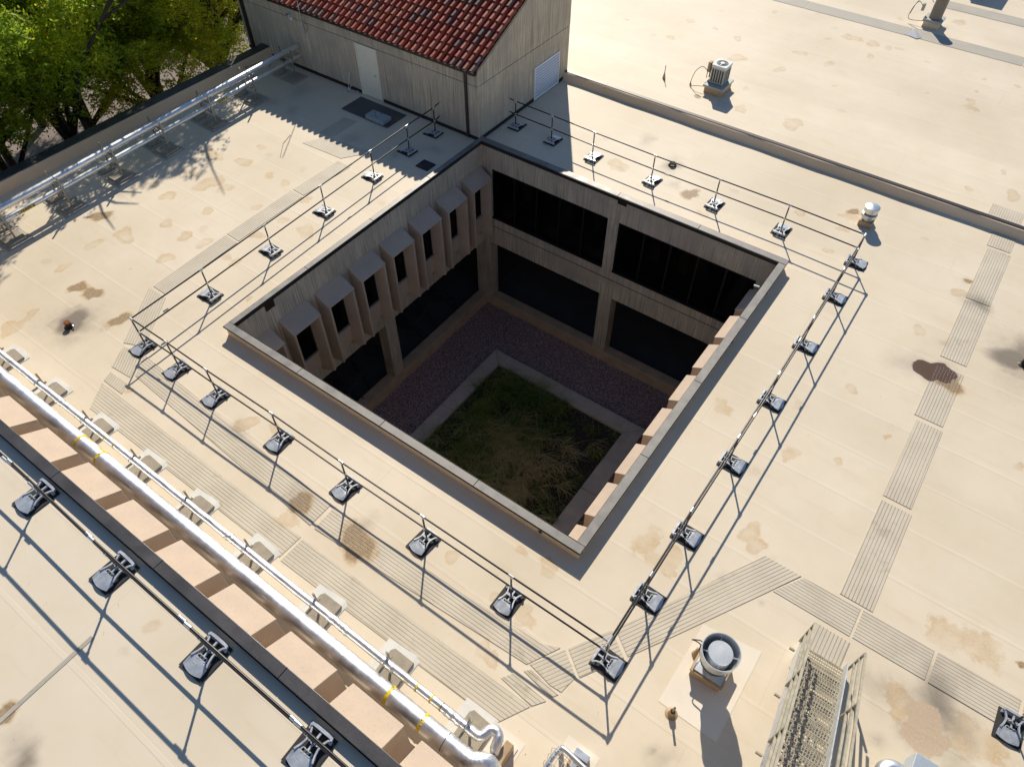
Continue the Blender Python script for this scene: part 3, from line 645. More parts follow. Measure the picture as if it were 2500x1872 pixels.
for z_ in (.25,1.0,1.75): MB().box(-6.105,12.155,z_,-6.08,12.164,z_+.11).build('hinge', M['galv'], dr)
lv = MB(); y0l,y1l,z0l,z1l = 15.75,17.53,-.0+.03,1.36
lv.box(TX1,y0l,z0l,TX1+.05,y0l+.05,z1l); lv.box(TX1,y1l-.05,z0l,TX1+.05,y1l,z1l); lv.box(TX1,y0l+.05,z0l,TX1+.05,y1l-.05,z0l+.07); lv.box(TX1,y0l+.05,z1l-.05,TX1+.05,y1l-.05,z1l)
lo_ = lv.build('louver', M['louver'], tower)
nb = 11; bl = MB(); bt = MB(); hz = (z1l-.05-z0l-.07)/nb
for k in range(nb):
    z0 = z0l+.07+k*hz
    bl.slab([(TX1+.045,y0l+.05,z0+.004),(TX1+.045,y1l-.05,z0+.004),(TX1+.006,y1l-.05,z0+hz*.98),(TX1+.006,y0l+.05,z0+hz*.98)],.006)
    bt.box(TX1+.03,y0l+.05,z0,TX1+.052,y1l-.05,z0+.03)
bl.build('louver_blade', M['louver_blade'], lo_); bt.build('blade_edge', M['louver'], lo_)
MB().box(TX1+.002,13.36,.58,TX1+.008,13.66,1.0).build('wall_patch', M['precast'], tower)
fl = MB(); fl.box(-9.66,12.08,2.20,-9.60,12.2,2.26); fl.tube([(-9.63,12.08,2.23),(-9.40,11.98,2.20)],.05,10); fl.build('floodlight', M['white'], tower)
MB().tube([(-9.9,12.17,2.2),(-9.66,12.17,2.16)],.02,6).build('conduit', M['cable'], tower)
mt_ = MB(); mt_.tube([(-8.9,12.12,1.6),(-8.9,12.05,2.1),(-8.75,11.95,2.75),(-8.75,11.95,4.3)],.014,6); mt_.quadbar((-9.02,12.17,2.15),(-8.65,12.02,2.15),.02,.02); mt_.quadbar((-8.9,12.17,2.45),(-8.75,11.95,2.45),.02,.02); mt_.quadbar((-9.02,12.17,2.15),(-8.98,12.0,2.35),.02,.02)
mt_.build('antenna_mast', M['galv'], tower)
mt2 = MB(); mt2.tube([(-8.98,12.18,2.0),(-8.85,12.1,1.75),(-8.7,12.15,1.95),(-8.8,12.18,2.1)],.008,5); mt2.build('loose_cable', M['rust'], tower)
# ================================================================ GROUND, COURTYARD FLOOR
def quad(name, x0,y0,x1,y1,z,mt): return struct(MB().add([(x0,y0,z),(x1,y0,z),(x1,y1,z),(x0,y1,z)],[(0,1,2,3)]).build(name, mt))
g_ = MB(); big = 900
g_.add([(-big,-big,GZ),(big,-big,GZ),(big,big,GZ),(-big,big,GZ)],[(0,1,2,3)]); struct(g_.build('ground', M['ground']))
quad('gravel_bed', .15,.22,11.75,11.9,YD,M['gravel'])
pl = thing('planter', 'square concrete planter bed filled with tall grasses in the middle of the court', 'planter', (5.95,5.95,YD))
o4 = (2.32,2.3,9.60,9.63); i4 = (2.94,2.92,8.94,9.0); ZT = -7.70
def kerb(pts): MB().prism(pts, YD-.02, ZT).build('kerb', M['planter'], pl, bevel=.008)
g=.004
for (a0,a1) in ((0,.5),(.5,1)):
    lerp = lambda p,q,t:(p[0]+(q[0]-p[0])*t, p[1]+(q[1]-p[1])*t)
    O = [(o4[0],o4[1]),(o4[2],o4[1]),(o4[2],o4[3]),(o4[0],o4[3])]; I = [(i4[0],i4[1]),(i4[2],i4[1]),(i4[2],i4[3]),(i4[0],i4[3])]
    for k in range(4):
        k2=(k+1)%4; a1_=a1-.0012; a0_=a0+.0012
        kerb([lerp(O[k],O[k2],a0_),lerp(O[k],O[k2],a1_),lerp(I[k],I[k2],a1_),lerp(I[k],I[k2],a0_)])
MB().box(i4[0]-.02,i4[1]-.02,YD-.02,i4[2]+.02,i4[3]+.02,-7.84).build('soil', M['soil'], pl)
# grasses
def blade(b, x, y, z, h, az, lean, wd, n=4):
    ca, sa = math.cos(az), math.sin(az); vs = []
    for i in range(n+1):
        t = i/n; r = lean*h*t*t; zz = h*(t-.35*lean*t*t); ww = wd*(1-t)**.6*.5+.0012
        px, py = x+ca*r, y+sa*r; vs += [(px-sa*ww,py+ca*ww,z+zz),(px+sa*ww,py-ca*ww,z+zz)]
    b.add(vs, [(2*i,2*i+1,2*i+3,2*i+2) for i in range(n)])
gb = MB(); gd = MB()
tufts = []
for _ in range(430):
    x = random.uniform(3.05,8.85); y = random.uniform(3.05,8.9)
    t = (x-2.9)/6; dens = 1.0 if y < 8 or random.random() < .5 else .3
    if x > 6.6 and y > 5.9 and random.random() < .6: continue
    tufts.append((x,y,.55+.5*random.random() if x < 6.6 else .25+.35*random.random()))
for (x,y,h) in tufts:
    az0 = random.gauss(-.9,.7)
    for _ in range(26):
        r = abs(random.gauss(0,.10)); a_ = random.uniform(0,6.28)
        blade(gb, x+r*math.cos(a_), y+r*math.sin(a_), -7.85, h*random.uniform(.6,1.1), az0+random.gauss(0,.8), random.uniform(.4,1.15), .019)
for (cx,cy,n,sx_,sy_) in ((6.3,5.3,46,.75,.75),(5.2,6.3,14,.5,.4),(6.9,3.9,16,.6,.5),(7.5,6.1,14,.6,.6),(4.4,4.6,12,.7,.7)):
    for _ in range(n):
        x = min(8.7,max(3.1,random.gauss(cx,sx_))); y = min(8.8,max(3.1,random.gauss(cy,sy_))); az0 = random.gauss(-.6,.35)
        for _ in range(22):
            blade(gd, x+random.gauss(0,.07), y+random.gauss(0,.07), -7.85, random.uniform(.75,1.15), az0+random.gauss(0,.45), random.uniform(.5,1.1), .02, 5)
o = gb.build('grass', M['grass']); o['kind'] = 'stuff'; o['label'] = 'tall green ornamental grass filling the planter'
o = gd.build('dry_grass', M['grass_dry']); o['kind'] = 'stuff'; o['label'] = 'golden dry grass heads bending in the planter'
gc = MB()
for _ in range(5200):
    x = random.uniform(2.97,8.92); y = random.uniform(2.97,8.98); a_ = random.uniform(0,6.28); s = random.uniform(.02,.045); z = -7.835+random.uniform(0,.05)
    gc.add([(x,y,z),(x+s*math.cos(a_),y+s*math.sin(a_),z+s*.6),(x+s*1.3*math.cos(a_+.7),y+s*1.3*math.sin(a_+.7),z+.3*s)],[(0,1,2)])
o = gc.build('ground_cover', M['grass']); o['kind'] = 'stuff'; o['label'] = 'low weedy ground cover between the grass tufts'
for (x,y,wx,wy,nm,lb) in ((5.3,8.72,.17,.13,'valve_box','larger blue green valve box lid at the far kerb of the planter'),(4.75,8.72,.09,.09,'valve_cover','small round blue green valve cover at the far kerb of the planter')):
    t = thing(nm, lb, 'valve box', (x,y,-7.84))
    if nm == 'valve_box': MB().box(x-wx,y-wy,-7.84,x+wx,y+wy,-7.80+.16).build('lid', M['utility_blue'], t, bevel=.02)
    else: MB().lathe(x,y,[(.0,-7.66),(.09,-7.67),(.10,-7.84)],16).build('lid', M['utility_blue'], t)
# ---------------------------------------------------------------- bicycles parked in the arcade
def bicycle():
    t = thing('bicycle', 'x', 'bicycle', (0,0,0), 'bicycles parked in the dark arcade')
    R_ = .34
    def wheel(x):
        w_ = MB(); n=24
        P = [(x+R_*math.cos(2*math.pi*k/n), 0, R_+R_*math.sin(2*math.pi*k/n)) for k in range(n+1)]
        w_.tube(P, .022, 6, False); w_.tube([(x,-.05,R_),(x,.05,R_)], .02, 6)
        for k in range(10):
            a_ = math.pi*k/5; w_.tube([(x,0,R_),(x+R_*math.cos(a_),0,R_+R_*math.sin(a_))], .002, 3, False)
        w_.build('wheel', M['rubber'], t)
    wheel(-.52); wheel(.52)
    f_ = MB(); bb=(-.08,0,.30); st=(-.22,0,.78); hd=(.36,0,.82); hb=(.40,0,.68)
    for a_,c_ in ((bb,st),(st,hd),(bb,hb),(bb,(-.52,0,R_)),((-.2,0,.74),(-.52,0,R_)),(hb,(.52,0,R_)),(hd,hb)): f_.tube([a_,c_], .017, 6)
    f_.build('frame', M['bike'], t)
    MB().prism([(-.38,-.05),(-.10,-.02),(-.10,.02),(-.38,.05)], .83,.87).tube([st,(-.24,0,.84)],.012,6).build('saddle', M['rubber'], t)
    MB().tube([(.36,0,.82),(.36,0,.95),(.40,.25,.98),(.30,.27,.97)],.013,6).tube([(.36,0,.95),(.40,-.25,.98),(.30,-.27,.97)],.013,6).build('handlebar', M['strut_dark'], t)
    MB().tube([(-.08,-.07,.30),(.02,-.07,.18),(.02,-.14,.18)],.01,5).tube([(-.08,.07,.30),(-.18,.07,.42),(-.18,.14,.42)],.01,5).ring(-.08,.0,.28,.30,.08,.05).build('crank', M['strut_dark'], t)
    return t
M['strut_dark'] = mat('dull_steel', (.10,.10,.10), .5, .3); M['bike'] = mat('bike_paint', (.04,.04,.045), .4)
b0 = bicycle()
spots = [(-1.25,10.6,'bicycle nearest the corner column under the far end of the hooded wall'),(-1.45,9.35,'bicycle second from the corner column under the hooded wall'),
 (-1.3,8.4,'bicycle third from the corner column under the hooded wall'),(-1.3,6.5,'bicycle just behind the middle column under the hooded wall'),
 (-1.2,5.1,'bicycle just in front of the middle column under the hooded wall'),(-1.0,4.2,'bicycle closest to the near end of the arcade under the hooded wall')]
for i,(x,y,lb) in enumerate(spots):
    t = b0 if i == 0 else copy_tree(b0)
    t.location = (x,y,-7.86); t.rotation_euler = (math.radians(6),0,math.radians(random.uniform(-20,20))); t['label'] = lb
# ================================================================ GUARD RAILS
def base_meshes():
    """cast foot with its post socket at the origin; text end towards -y, handle towards +y"""
    m = MB(); m.box(-.255,-.43,0,.255,.207,.012)
    c = MB(); z0,z1 = .055,.085
    arc = [(-.2+.4*k/8, -.375-.045*math.sin(math.pi*k/8)) for k in range(9)]
    plate = arc+[(.19,-.24),(.135,-.175),(-.135,-.175),(-.19,-.24)]
    c.prism(plate, [.028]*9+[z0]*4, [.052]*9+[z1]*4)
    for x in (-.062,0,.062): c.ring(x,-.158,z0,z1+.004,.042,.026,12)
    c.prism([(-.016,-.125),(.016,-.125),(.013,-.04),(-.013,-.04)], z0, z1)
    for sg in (-1,1):
        P = [(.178,-.22),(.14,-.13),(.118,-.04),(.122,.04),(.15,.11),(.19,.165)]; w_=.014
        for (p,q) in zip(P,P[1:]):
            d = Vector((q[0]-p[0],q[1]-p[1])).normalized(); nx,ny = -d.y*w_, d.x*w_
            c.prism([(sg*(p[0]+nx),p[1]+ny),(sg*(q[0]+nx),q[1]+ny),(sg*(q[0]-nx),q[1]-ny),(sg*(p[0]-nx),p[1]-ny)], z0+.01, z1+.016)
        c.prism([(sg*.12,.015),(sg*.045,-.012),(sg*.045,.018),(sg*.125,.05)], z0, z1)
        c.ring(sg*.072,.0,z0,z1+.02,.028,.013,10)
        c.box(sg*.19-.02,.10,.012,sg*.19+.02,.15,z0+.02); c.box(sg*.16-.02,-.30,.012,sg*.16+.02,-.24,z0)
    hl = [(-.215,.15),(-.2,.195),(-.1,.205),(.1,.205),(.2,.195),(.215,.15),(.19,.135),(.165,.158),(-.165,.158),(-.19,.135)]
    c.prism(hl, z0+.012, z1+.03)
    c.prism([(-.016,.0),(.016,.0),(.016,.165),(-.016,.165)], z0, z1+.01)
    c.ring(0,0,.012,z1+.05,.042,.024,14)
    for k in range(6):   # cast ribs on the plate, too small to read
        c.box(-.10+k*.036,-.325+.006*abs(k-2.5),.058,-.10+k*.036+.022,-.300,.0665+.002); c.box(-.08+k*.03,-.285,.062,-.08+k*.03+.018,-.262,.075)
    return m, c
_m, _c = base_meshes(); _po = MB().tube([(0,0,.02),(0,0,1.05)], .0215, 10)
_f = MB().tube([(0,0,1.0),(0,0,1.05)],.03,10); _f.tube([(-.065,0,1.07),(.065,0,1.07)],.0305,10)
_f2 = MB().tube([(0,0,.50),(0,0,.60)],.029,10); _f2.tube([(-.03,.0,.55),(.03,0,.55)],.031,10); _f2.tube([(0,-.02,.55),(0,.045,.55)],.014,6)
PROTO = {}
def rail_kit():
    par = thing('guard_rail', 'x', 'guard rail')
    k = {}
    k['ballast_foot'] = _c.build('ballast_foot', M['galv'], par, smooth=False); k['rubber_mat'] = _m.build('rubber_mat', M['rubber'], k['ballast_foot'])
    k['post'] = _po.build('post', M['rail'], par, smooth=SMA); k['rail_fitting'] = _f.build('rail_fitting', M['galv_fit'], k['post'], smooth=SMA); k['mid_fitting'] = _f2.build('rail_fitting', M['galv_fit'], k['post'], smooth=SMA)
    return par, k
kit_par, kit = rail_kit()
def put_post(par, x, y, z, ang, first=[True]):
    for nm, subs in (('ballast_foot',('rubber_mat',)),('post',('rail_fitting','mid_fitting'))):
        src = kit[nm]; c = src.copy(); sc.collection.objects.link(c); c.parent = par; c.matrix_parent_inverse = Matrix.Identity(4)
        c.location = (x,y,z); c.rotation_euler = (0,0,math.radians(ang))
        for s_ in subs:
            d = kit[s_].copy(); sc.collection.objects.link(d); d.parent = c; d.matrix_parent_inverse = Matrix.Identity(4)
def rail(par, name, pts, r=.0215): return MB().tube(pts, r, 10).build(name, M['rail'], par, smooth=SMA)
def sleeve(par, p, q): MB().tube([p,q], .029, 10).build('rail_sleeve', M['galv_fit'], par, smooth=SMA)
par = kit_par; par['label'] = 'black two-bar safety railing on cast feet running round the open courtyard'
R1 = par
Wp = [(-1.82,11.57),(-1.82,10.07),(-1.77,8.13),(-1.70,5.69),(-1.62,3.24),(-1.54,.78)]
Sp = [(-1.47,-1.62),(-.0,-1.6),(1.62,-1.61),(4.04,-1.59),(6.40,-1.61),(8.83,-1.59),(11.2,-1.58)]
Ep = [(13.51,-1.545),(13.51,.14),(13.51,1.98),(13.53,4.41),(13.54,6.82),(13.53,9.27),(13.52,11.69),(13.51,13.60)]
Np = [(.37,13.74),(2.04,13.71),(3.87,13.65),(6.31,13.62),(8.70,13.65),(11.09,13.67)]
for p in Wp: put_post(R1,p[0],p[1],.012,-90+random.uniform(-4,4))
for p in Sp: put_post(R1,p[0],p[1],.012,random.uniform(-5,5))
for p in Ep: put_post(R1,p[0],p[1],.012,90+random.uniform(-3,3))
for p in Np: put_post(R1,p[0],p[1],.012,180+random.uniform(-4,4))
for z_,nm in ((1.08,'top_rail'),(.56,'mid_rail')):
    o_ = 0 if nm == 'top_rail' else .0
    rail(R1,nm,[(-1.89,12.0,z_)]+[(x,y,z_) for x,y in Wp]+[(-1.48,-1.6,z_)])
    rail(R1,nm,[(-1.48,-1.61,z_-.001)]+[(x,y,z_-.001) for x,y in Sp[1:]]+[(13.5,-1.56,z_-.001)])
    rail(R1,nm,[(13.51,-1.56,z_)]+[(x,y,z_) for x,y in Ep[1:]])
    rail(R1,nm,[(.03,13.78,z_-.001)]+[(x,y,z_-.001) for x,y in Np]+[(13.51,13.61,z_-.001)])
    for (x,y) in ((-1.89,12.0),): sleeve(R1,(x,y-.05,z_),(x,y+.04,z_))
    sleeve(R1,(-.01,13.78,z_),(.08,13.78,z_))
    sleeve(R1,(13.38,-1.56,z_),(13.53,-1.56,z_)); sleeve(R1,(13.51,-1.57,z_),(13.51,-1.42,z_)); sleeve(R1,(-1.5,-1.61,z_),(-1.38,-1.61,z_))
    sleeve(R1,(13.40,13.615,z_),(13.53,13.61,z_)); sleeve(R1,(13.51,13.62,z_),(13.51,13.5,z_))
for p,q in (((-1.60,-.72,.55),(-1.59,-.55,.55)),((-.62,-1.605,.55),(-.50,-1.605,.55)),((6.78,13.62,.55),(6.92,13.62,.55)),((13.52,2.9,1.07),(13.52,3.05,1.07)),((13.51,.9,1.07),(13.51,1.06,1.07)),
            ((13.53,5.6,.55),(13.53,5.75,.55)),((13.53,8.2,1.07),(13.53,8.33,1.07)),((-1.75,7.1,1.07),(-1.75,7.22,1.07))): sleeve(R1,p,q)
# railing on the upper roof
R2 = thing('guard_rail', 'black two-bar safety railing on cast feet along the dark coping of the upper roof', 'guard rail', (1.6,-6.23,H))
hp_ = [(-3.2,-6.22),(-.8,-6.22),(1.6,-6.21),(4.03,-6.20),(6.43,-6.24),(8.79,-6.24),(11.06,-6.23),(13.4,-6.23),(15.8,-6.23)]
def loc(pts, par): return [tuple(Vector(p)-par.location) for p in pts]
for x,y in hp_: put_post(R2, x-R2.location.x, y-R2.location.y, .012, random.uniform(-2,2))
for z_,nm in ((1.08,'top_rail'),(.56,'mid_rail')): rail(R2,nm,[(-3.6,-6.22,H+z_)]+[(x,y,H+z_) for x,y in hp_]+[(16.2,-6.23,H+z_)])
for x,zz in ((3.93,1.08),(6.36,1.08),(8.66,1.08),(11.0,1.08),(4.25,.56)): sleeve(R2,(x-.09,-6.225,H+zz),(x+.06,-6.225,H+zz))
R3 = thing('guard_rail', 'short end of black safety railing with one cast foot at the right picture edge', 'guard rail', (20.54,2.03,0))
for x in (20.54,22.9): put_post(R3, x-20.54, 0, .012, 0)
for z_,nm in ((1.08,'top_rail'),(.56,'mid_rail')): rail(R3,nm,[(20.5,2.03,z_),(23.4,2.03,z_)])
for nm in ('ballast_foot','post'):
    for ch in list(kit[nm].children): bpy.data.objects.remove(ch)
    bpy.data.objects.remove(kit[nm])
# ================================================================ INSULATED PIPES
def ring_band(par, axis, c, r, w_, mt, name): 
    d = Vector(axis)*w_/2; c = Vector(c); return MB().tube([c-d,c+d], r, 20).build(name, M[mt], par, smooth=SMA)
def pipe_thing(pts, r, label, group=None, n=22, wob=0):
    t = thing('insulated_pipe', label, 'pipe', tuple(pts[0]), group)
    b = MB(); P = []
    for p,q in zip(pts,pts[1:]):
        L_ = (Vector(q)-Vector(p)).length; k = max(1,int(L_/.35))
        P += [Vector(p).lerp(Vector(q), i/k) for i in range(k)]
    P.append(Vector(pts[-1]))
    if wob: P = [p+Vector((0,random.uniform(-1,1)*wob,random.uniform(-1,1)*wob)) for p in P]
    b.tube(P, [r*(1+random.uniform(-.01,.01)) for _ in P], n); b.build('jacket', M['alu'], t, smooth=SMA); return t
# big and small pipe in front of the upper wall
BZ, BY, BR, SZ, SY, SR = .55, -4.70, .19, .52, -4.27, .088
tB = pipe_thing([(-11.4,BY,BZ),(12.35,BY,BZ)], BR, 'fat silver insulated pipe with yellow bands in front of the window hoods', 'insulated pipes along the upper building', 28, .003)
tS = pipe_thing([(-11.4,SY,SZ),(12.2,SY,SZ)], SR, 'thin silver insulated pipe carried on struts beside the fat pipe', 'insulated pipes along the upper building', 18, .006)
X_ = (1,0,0)
for x in np.arange(-10.5,12.3,.93): ring_band(tB,X_,(x,BY,BZ),BR*1.012,.02,'alu','jacket_seam')
for x in np.arange(-10.3,12,1.0): ring_band(tS,X_,(x,SY,SZ),SR*1.03,.018,'alu','jacket_seam')
for x in (.56,1.38,10.59,11.43,-6.2,-5.4): ring_band(tB,X_,(x,BY,BZ),BR*1.02,.075,'tape','tape_band')
for x in (.92,1.28,10.91,11.27): ring_band(tS,X_,(x,SY,SZ),SR*1.05,.035,'tape','tape_band')
for x in (11.97,-2.9): ring_band(tB,X_,(x,BY,BZ),BR*1.014,.012,'fascia','jacket_joint')
for x in (11.52,12.1): ring_band(tS,X_,(x,SY,SZ),SR*1.05,.01,'fascia','jacket_joint')
for x0,x1 in ((.6,1.34),(10.63,11.39)):
    MB().slab([(x0,BY+.13,BZ+.139),(x1,BY+.13,BZ+.139),(x1,BY+.165,BZ+.095),(x0,BY+.165,BZ+.095)],.004).build('pipe_label', M['tape'], tB)
for x,l_ in ((8.55,.55),(10.0,.35),(5.3,.3),(11.6,.4),(-1.2,.3)):   # crumpled patches of jacket
    b = MB(); n_=10; b.tube([(x+l_*i/n_,SY+random.uniform(-.012,.012),SZ+random.uniform(-.012,.012)) for i in range(n_+1)], [SR*(1.04+random.uniform(-.05,.08)) for _ in range(n_+1)], 14); b.build('crumpled_jacket', M['alu_crumple'], tS, smooth=SMA)
for x in (6.95,9.35):
    b = MB(); n_=6; b.tube([(x+.3*i/n_,BY,BZ) for i in range(n_+1)], [BR*(1.01+random.uniform(-.03,.03)) for _ in range(n_+1)], 16); b.build('dented_jacket', M['alu_crumple'], tB, smooth=SMA)
def arcpts(c, r, a0, a1, u, v, n=8):
    c=Vector(c);u=Vector(u);v=Vector(v); return [c+u*r*math.cos(a0+(a1-a0)*i/n)+v*r*math.sin(a0+(a1-a0)*i/n) for i in range(n+1)]
# elbows turning down into the curb box
el = MB(); el.tube([Vector(q) for q in ((12.33,BY,BZ),(12.48,BY,BZ),(12.58,BY+.02,BZ),(12.66,BY+.07,BZ),(12.74,BY+.13,BZ-.01),(12.83,BY+.16,BZ-.05),(12.90,BY+.15,BZ-.13),(12.93,BY+.12,BZ-.25))], BR*1.0, 20); el.build('elbow', M['alu_crumple'], tB, smooth=SMA)
el = MB(); P = [Vector((12.2,SY,SZ))]+arcpts((12.36,SY+.10,SZ+.0),.10,-math.pi/2,0,(1,0,0),(0,1,0),5)
P += arcpts((12.60,SY+.13,SZ),.13,math.pi,math.pi*.1,(1,0,0),(0,1,0),8)+[Vector((12.76,SY+.02,SZ-.05)),Vector((12.80,SY-.04,SZ-.25))]
el.tube(P, SR*1.12, 16); el.build('elbow', M['alu_crumple'], tS, smooth=SMA)
t = thing('pipe_curb_box', 'tan flashed curb box that the silver pipes turn down into', 'curb box', (12.95,-4.4,0))
MB().box(12.83,-4.95,0,13.0,-3.98,.40).build('box', M['wood_curb'], t, bevel=.02); MB().box(12.70,-5.0,.0,13.05,-3.93,.025).build('flange', M['roof_patch'], t)
# supports of the thin pipe
def south_support():
    t = thing('pipe_stand', 'x', 'pipe support', (0,0,0), 'strut supports under the thin silver pipe')
    MB().prism([(-.42,-.40),(.40,-.42),(.43,.38),(.30,.43),(-.40,.41)],[.002]*5,[.012,.02,.012,.03,.02]).build('slip_sheet', M['mat_white'], t)
    MB().prism([(-.14,-.33),(.33,-.33),(.36,-.28),(.36,.28),(-.14,.30),(-.20,.22),(-.20,-.27)],.015,.085).build('paver', M['paver'], t, bevel=.006)
    b = MB(); b.box(-.07,-.055,.085,.05,.065,.095); b.quadbar((0,0,.09),(0,0,.80),.042,.042); b.quadbar((0,-.52,.40),(0,.08,.40),.042,.042); b.quadbar((0,-.50,.085),(0,-.50,.42),.03,.03)
    b.build('strut', M['strut'], t)
    b = MB(); b.tube(arcpts((.02,-.10,SZ+.01),SR*1.15,0,math.pi,(0,1,0),(0,0,1),10),.008,5); b.build('clamp', M['galv_fit'], t)
    return t
s0 = south_support(); sup = [(-4.15,'first pipe support from the left picture edge'),(-2.09,'second pipe support from the left along the thin pipe'),(-.03,'third pipe support from the left along the thin pipe'),
 (1.93,'fourth pipe support from the left along the thin pipe'),(3.89,'fifth pipe support from the left along the thin pipe'),(5.94,'fourth pipe support from the curb box end of the thin pipe'),
 (8.04,'third pipe support from the curb box end of the thin pipe'),(10.07,'second to last pipe support before the curb box, with curled white sheet'),(12.10,'last pipe support beside the curb box, its white sheet curled up')]
for i,(x,lb) in enumerate(sup):
    t = s0 if i == 0 else copy_tree(s0); t.location = (x,-4.17,0); t['label'] = lb; t.rotation_euler = (0,0,math.radians(random.uniform(-3,3)))
# curled corners of two slip sheets
# west pipes, one above the other on frames
WX = lambda y: -9.13-.037*(y+1)
tA = pipe_thing([(WX(-8),-8,1.0),(WX(12.2),12.18,1.0)], .112, 'upper of the two silver pipes along the tree side parapet', 'insulated pipes along the west parapet', 20)
tC = pipe_thing([(WX(-8),-8,.60),(WX(12.2),12.18,.60)], .092, 'lower and thinner of the two silver pipes along the tree side parapet', 'insulated pipes along the west parapet', 18)
for y in np.arange(-7.5,12,1.83):
    ring_band(tA,(0,1,0),(WX(y),y,1.0),.1145,.025,'alu','jacket_seam'); ring_band(tC,(0,1,0),(WX(y+.8),y+.8,.60),.0945,.025,'alu','jacket_seam')
def sign(y, z_, r, par, w_=.85):
    a0 = math.radians(28); xx = WX(y)
    b = MB(); n_=5
    for i in range(n_):
        aa = -.30+.9*i/n_; ab = -.30+.9*(i+1)/n_
        b.add([(xx+(r+.003)*math.cos(q),yy,z_+(r+.003)*math.sin(q)) for q,yy in ((aa,y-w_/2),(aa,y+w_/2),(ab,y+w_/2),(ab,y-w_/2))],[(0,1,2,3)])
    lab = b.build('pipe_label', M['yellow'], par)
    for yy in (y-w_/2+.05,y+w_/2-.05):
        for aa in (-.1,.35):
            c_ = Vector((xx+(r+.004)*math.cos(aa),yy,z_+(r+.004)*math.sin(aa))); nrm = Vector((math.cos(aa),0,math.sin(aa)))
            MB().tube([c_,c_+nrm*.003],.022,8).build('label_dot', M['ink'], lab)
    cu = bpy.data.curves.new('t','FONT'); cu.body = '6 STEAM'; cu.size = .15; cu.align_x = 'CENTER'; cu.align_y = 'CENTER'; cu.extrude = .001
    to = bpy.data.objects.new('t',cu); sc.collection.objects.link(to); bpy.context.view_layer.update()
    me = bpy.data.meshes.new_from_object(to.evaluated_get(bpy.context.evaluated_depsgraph_get())); bpy.data.objects.remove(to)
    o = bpy.data.objects.new('lettering', me); sc.collection.objects.link(o); me.materials.clear(); me.materials.append(M['ink'])
    aa = .15; nrm = Vector((math.cos(aa),0,math.sin(aa))); yv = Vector((-math.sin(aa),0,math.cos(aa))); xv = Vector((0,1,0))
    o.matrix_world = Matrix(((xv.x,yv.x,nrm.x,xx+(r+.006)*nrm.x),(xv.y,yv.y,nrm.y,y),(xv.z,yv.z,nrm.z,z_+(r+.006)*nrm.z),(0,0,0,1)))
    mw = o.matrix_world.copy(); o.parent = lab; o.matrix_parent_inverse = Matrix.Identity(4); o.matrix_basis = lab.matrix_world.inverted() @ mw
bpy.context.view_layer.update()
sign(-.5,.60,.092,tC); sign(7.7,.60,.092,tC); 
def west_support():
    t = thing('pipe_stand', 'x', 'pipe support', (0,0,0), 'strut frames under the west pipes')
    for (x0,x1,y0,y1) in ((-.32,.55,-.46,.40),(-1.10,-.40,-.42,.30)):
        MB().box(x0,y0,.004,x1,y1,.02).build('slip_sheet', M['walkpad_flat'], t)
        MB().box(x0+.12,y0+.12,.02,x1-.13,y1-.13,.085).build('paver', M['paver'], t, bevel=.006)
    b = MB(); b.quadbar((.22,0,.08),(.22,0,1.18),.045,.045); b.quadbar((-.42,0,.08),(-.42,0,1.18),.045,.045)
    b.quadbar((-.44,.03,.84),(.24,.03,.84),.04,.04); b.quadbar((-.44,.03,.45),(.24,.03,.45),.04,.04); b.quadbar((.22,.05,.86),(.06,.05,.50),.03,.03)
    b.quadbar((-.42,.05,.86),(-.28,.05,.50),.03,.03)
    b.build('strut', M['strut'], t)
    b = MB(); b.tube(arcpts((-.1,.03,1.0),.12,0,math.pi,(1,0,0),(0,0,1),10),.008,5); b.tube(arcpts((-.1,.03,.60),.10,0,math.pi,(1,0,0),(0,0,1),10),.008,5); b.build('clamp', M['galv_fit'], t)
    return t
w0 = west_support()
wl_ = [(11.45,'strut pipe frame nearest the stair tower wall, in its shade'),(9.3,'second strut pipe frame from the stair tower wall'),(7.16,'third strut pipe frame from the stair tower, at the shadow corner'),
 (4.95,'fourth strut pipe frame from the stair tower wall'),(2.92,'fifth strut pipe frame from the stair tower wall'),(.86,'sixth strut pipe frame from the tower, next to a yellow pipe label'),
 (-1.2,'strut pipe frame closest to the left picture edge'),(-3.3,'strut pipe frame beyond the left picture edge'),(-5.3,'farthest strut pipe frame towards the upper building')]
for i,(y,lb) in enumerate(wl_):
    t = w0 if i == 0 else copy_tree(w0); t.location = (WX(y)+.10,y,0); t['label'] = lb
t = thing('pipe_stand', 'low empty strut bracket beside the parapet near the tower corner', 'pipe support', (-11.0,10.9,0))
b = MB(); b.quadbar((-11.2,10.5,.3),(-10.95,11.5,.3),.03,.03); b.quadbar((-11.2,10.5,0),(-11.2,10.5,.33),.03,.03); b.quadbar((-10.95,11.5,0),(-10.95,11.5,.33),.03,.03); b.quadbar((-11.2,10.5,.3),(-10.7,10.45,.05),.03,.03); b.build('strut', M['strut'], t)
# ================================================================ ROOF EQUIPMENT
def cable(par, pts, r=.012, name='cable', mt='cable'):
    P = [Vector(p) for p in pts]; out = []
    for i in range(len(P)-1):
        p0 = P[max(i-1,0)]; p1 = P[i]; p2 = P[i+1]; p3 = P[min(i+2,len(P)-1)]
        for k in range(6):
            s = k/6; out.append(.5*((2*p1)+(p2-p0)*s+(2*p0-5*p1+4*p2-p3)*s*s+(-p0+3*p1-3*p2+p3)*s**3))
    out.append(P[-1]); return MB().tube(out, r, 6).build(name, M[mt], par, smooth=True)
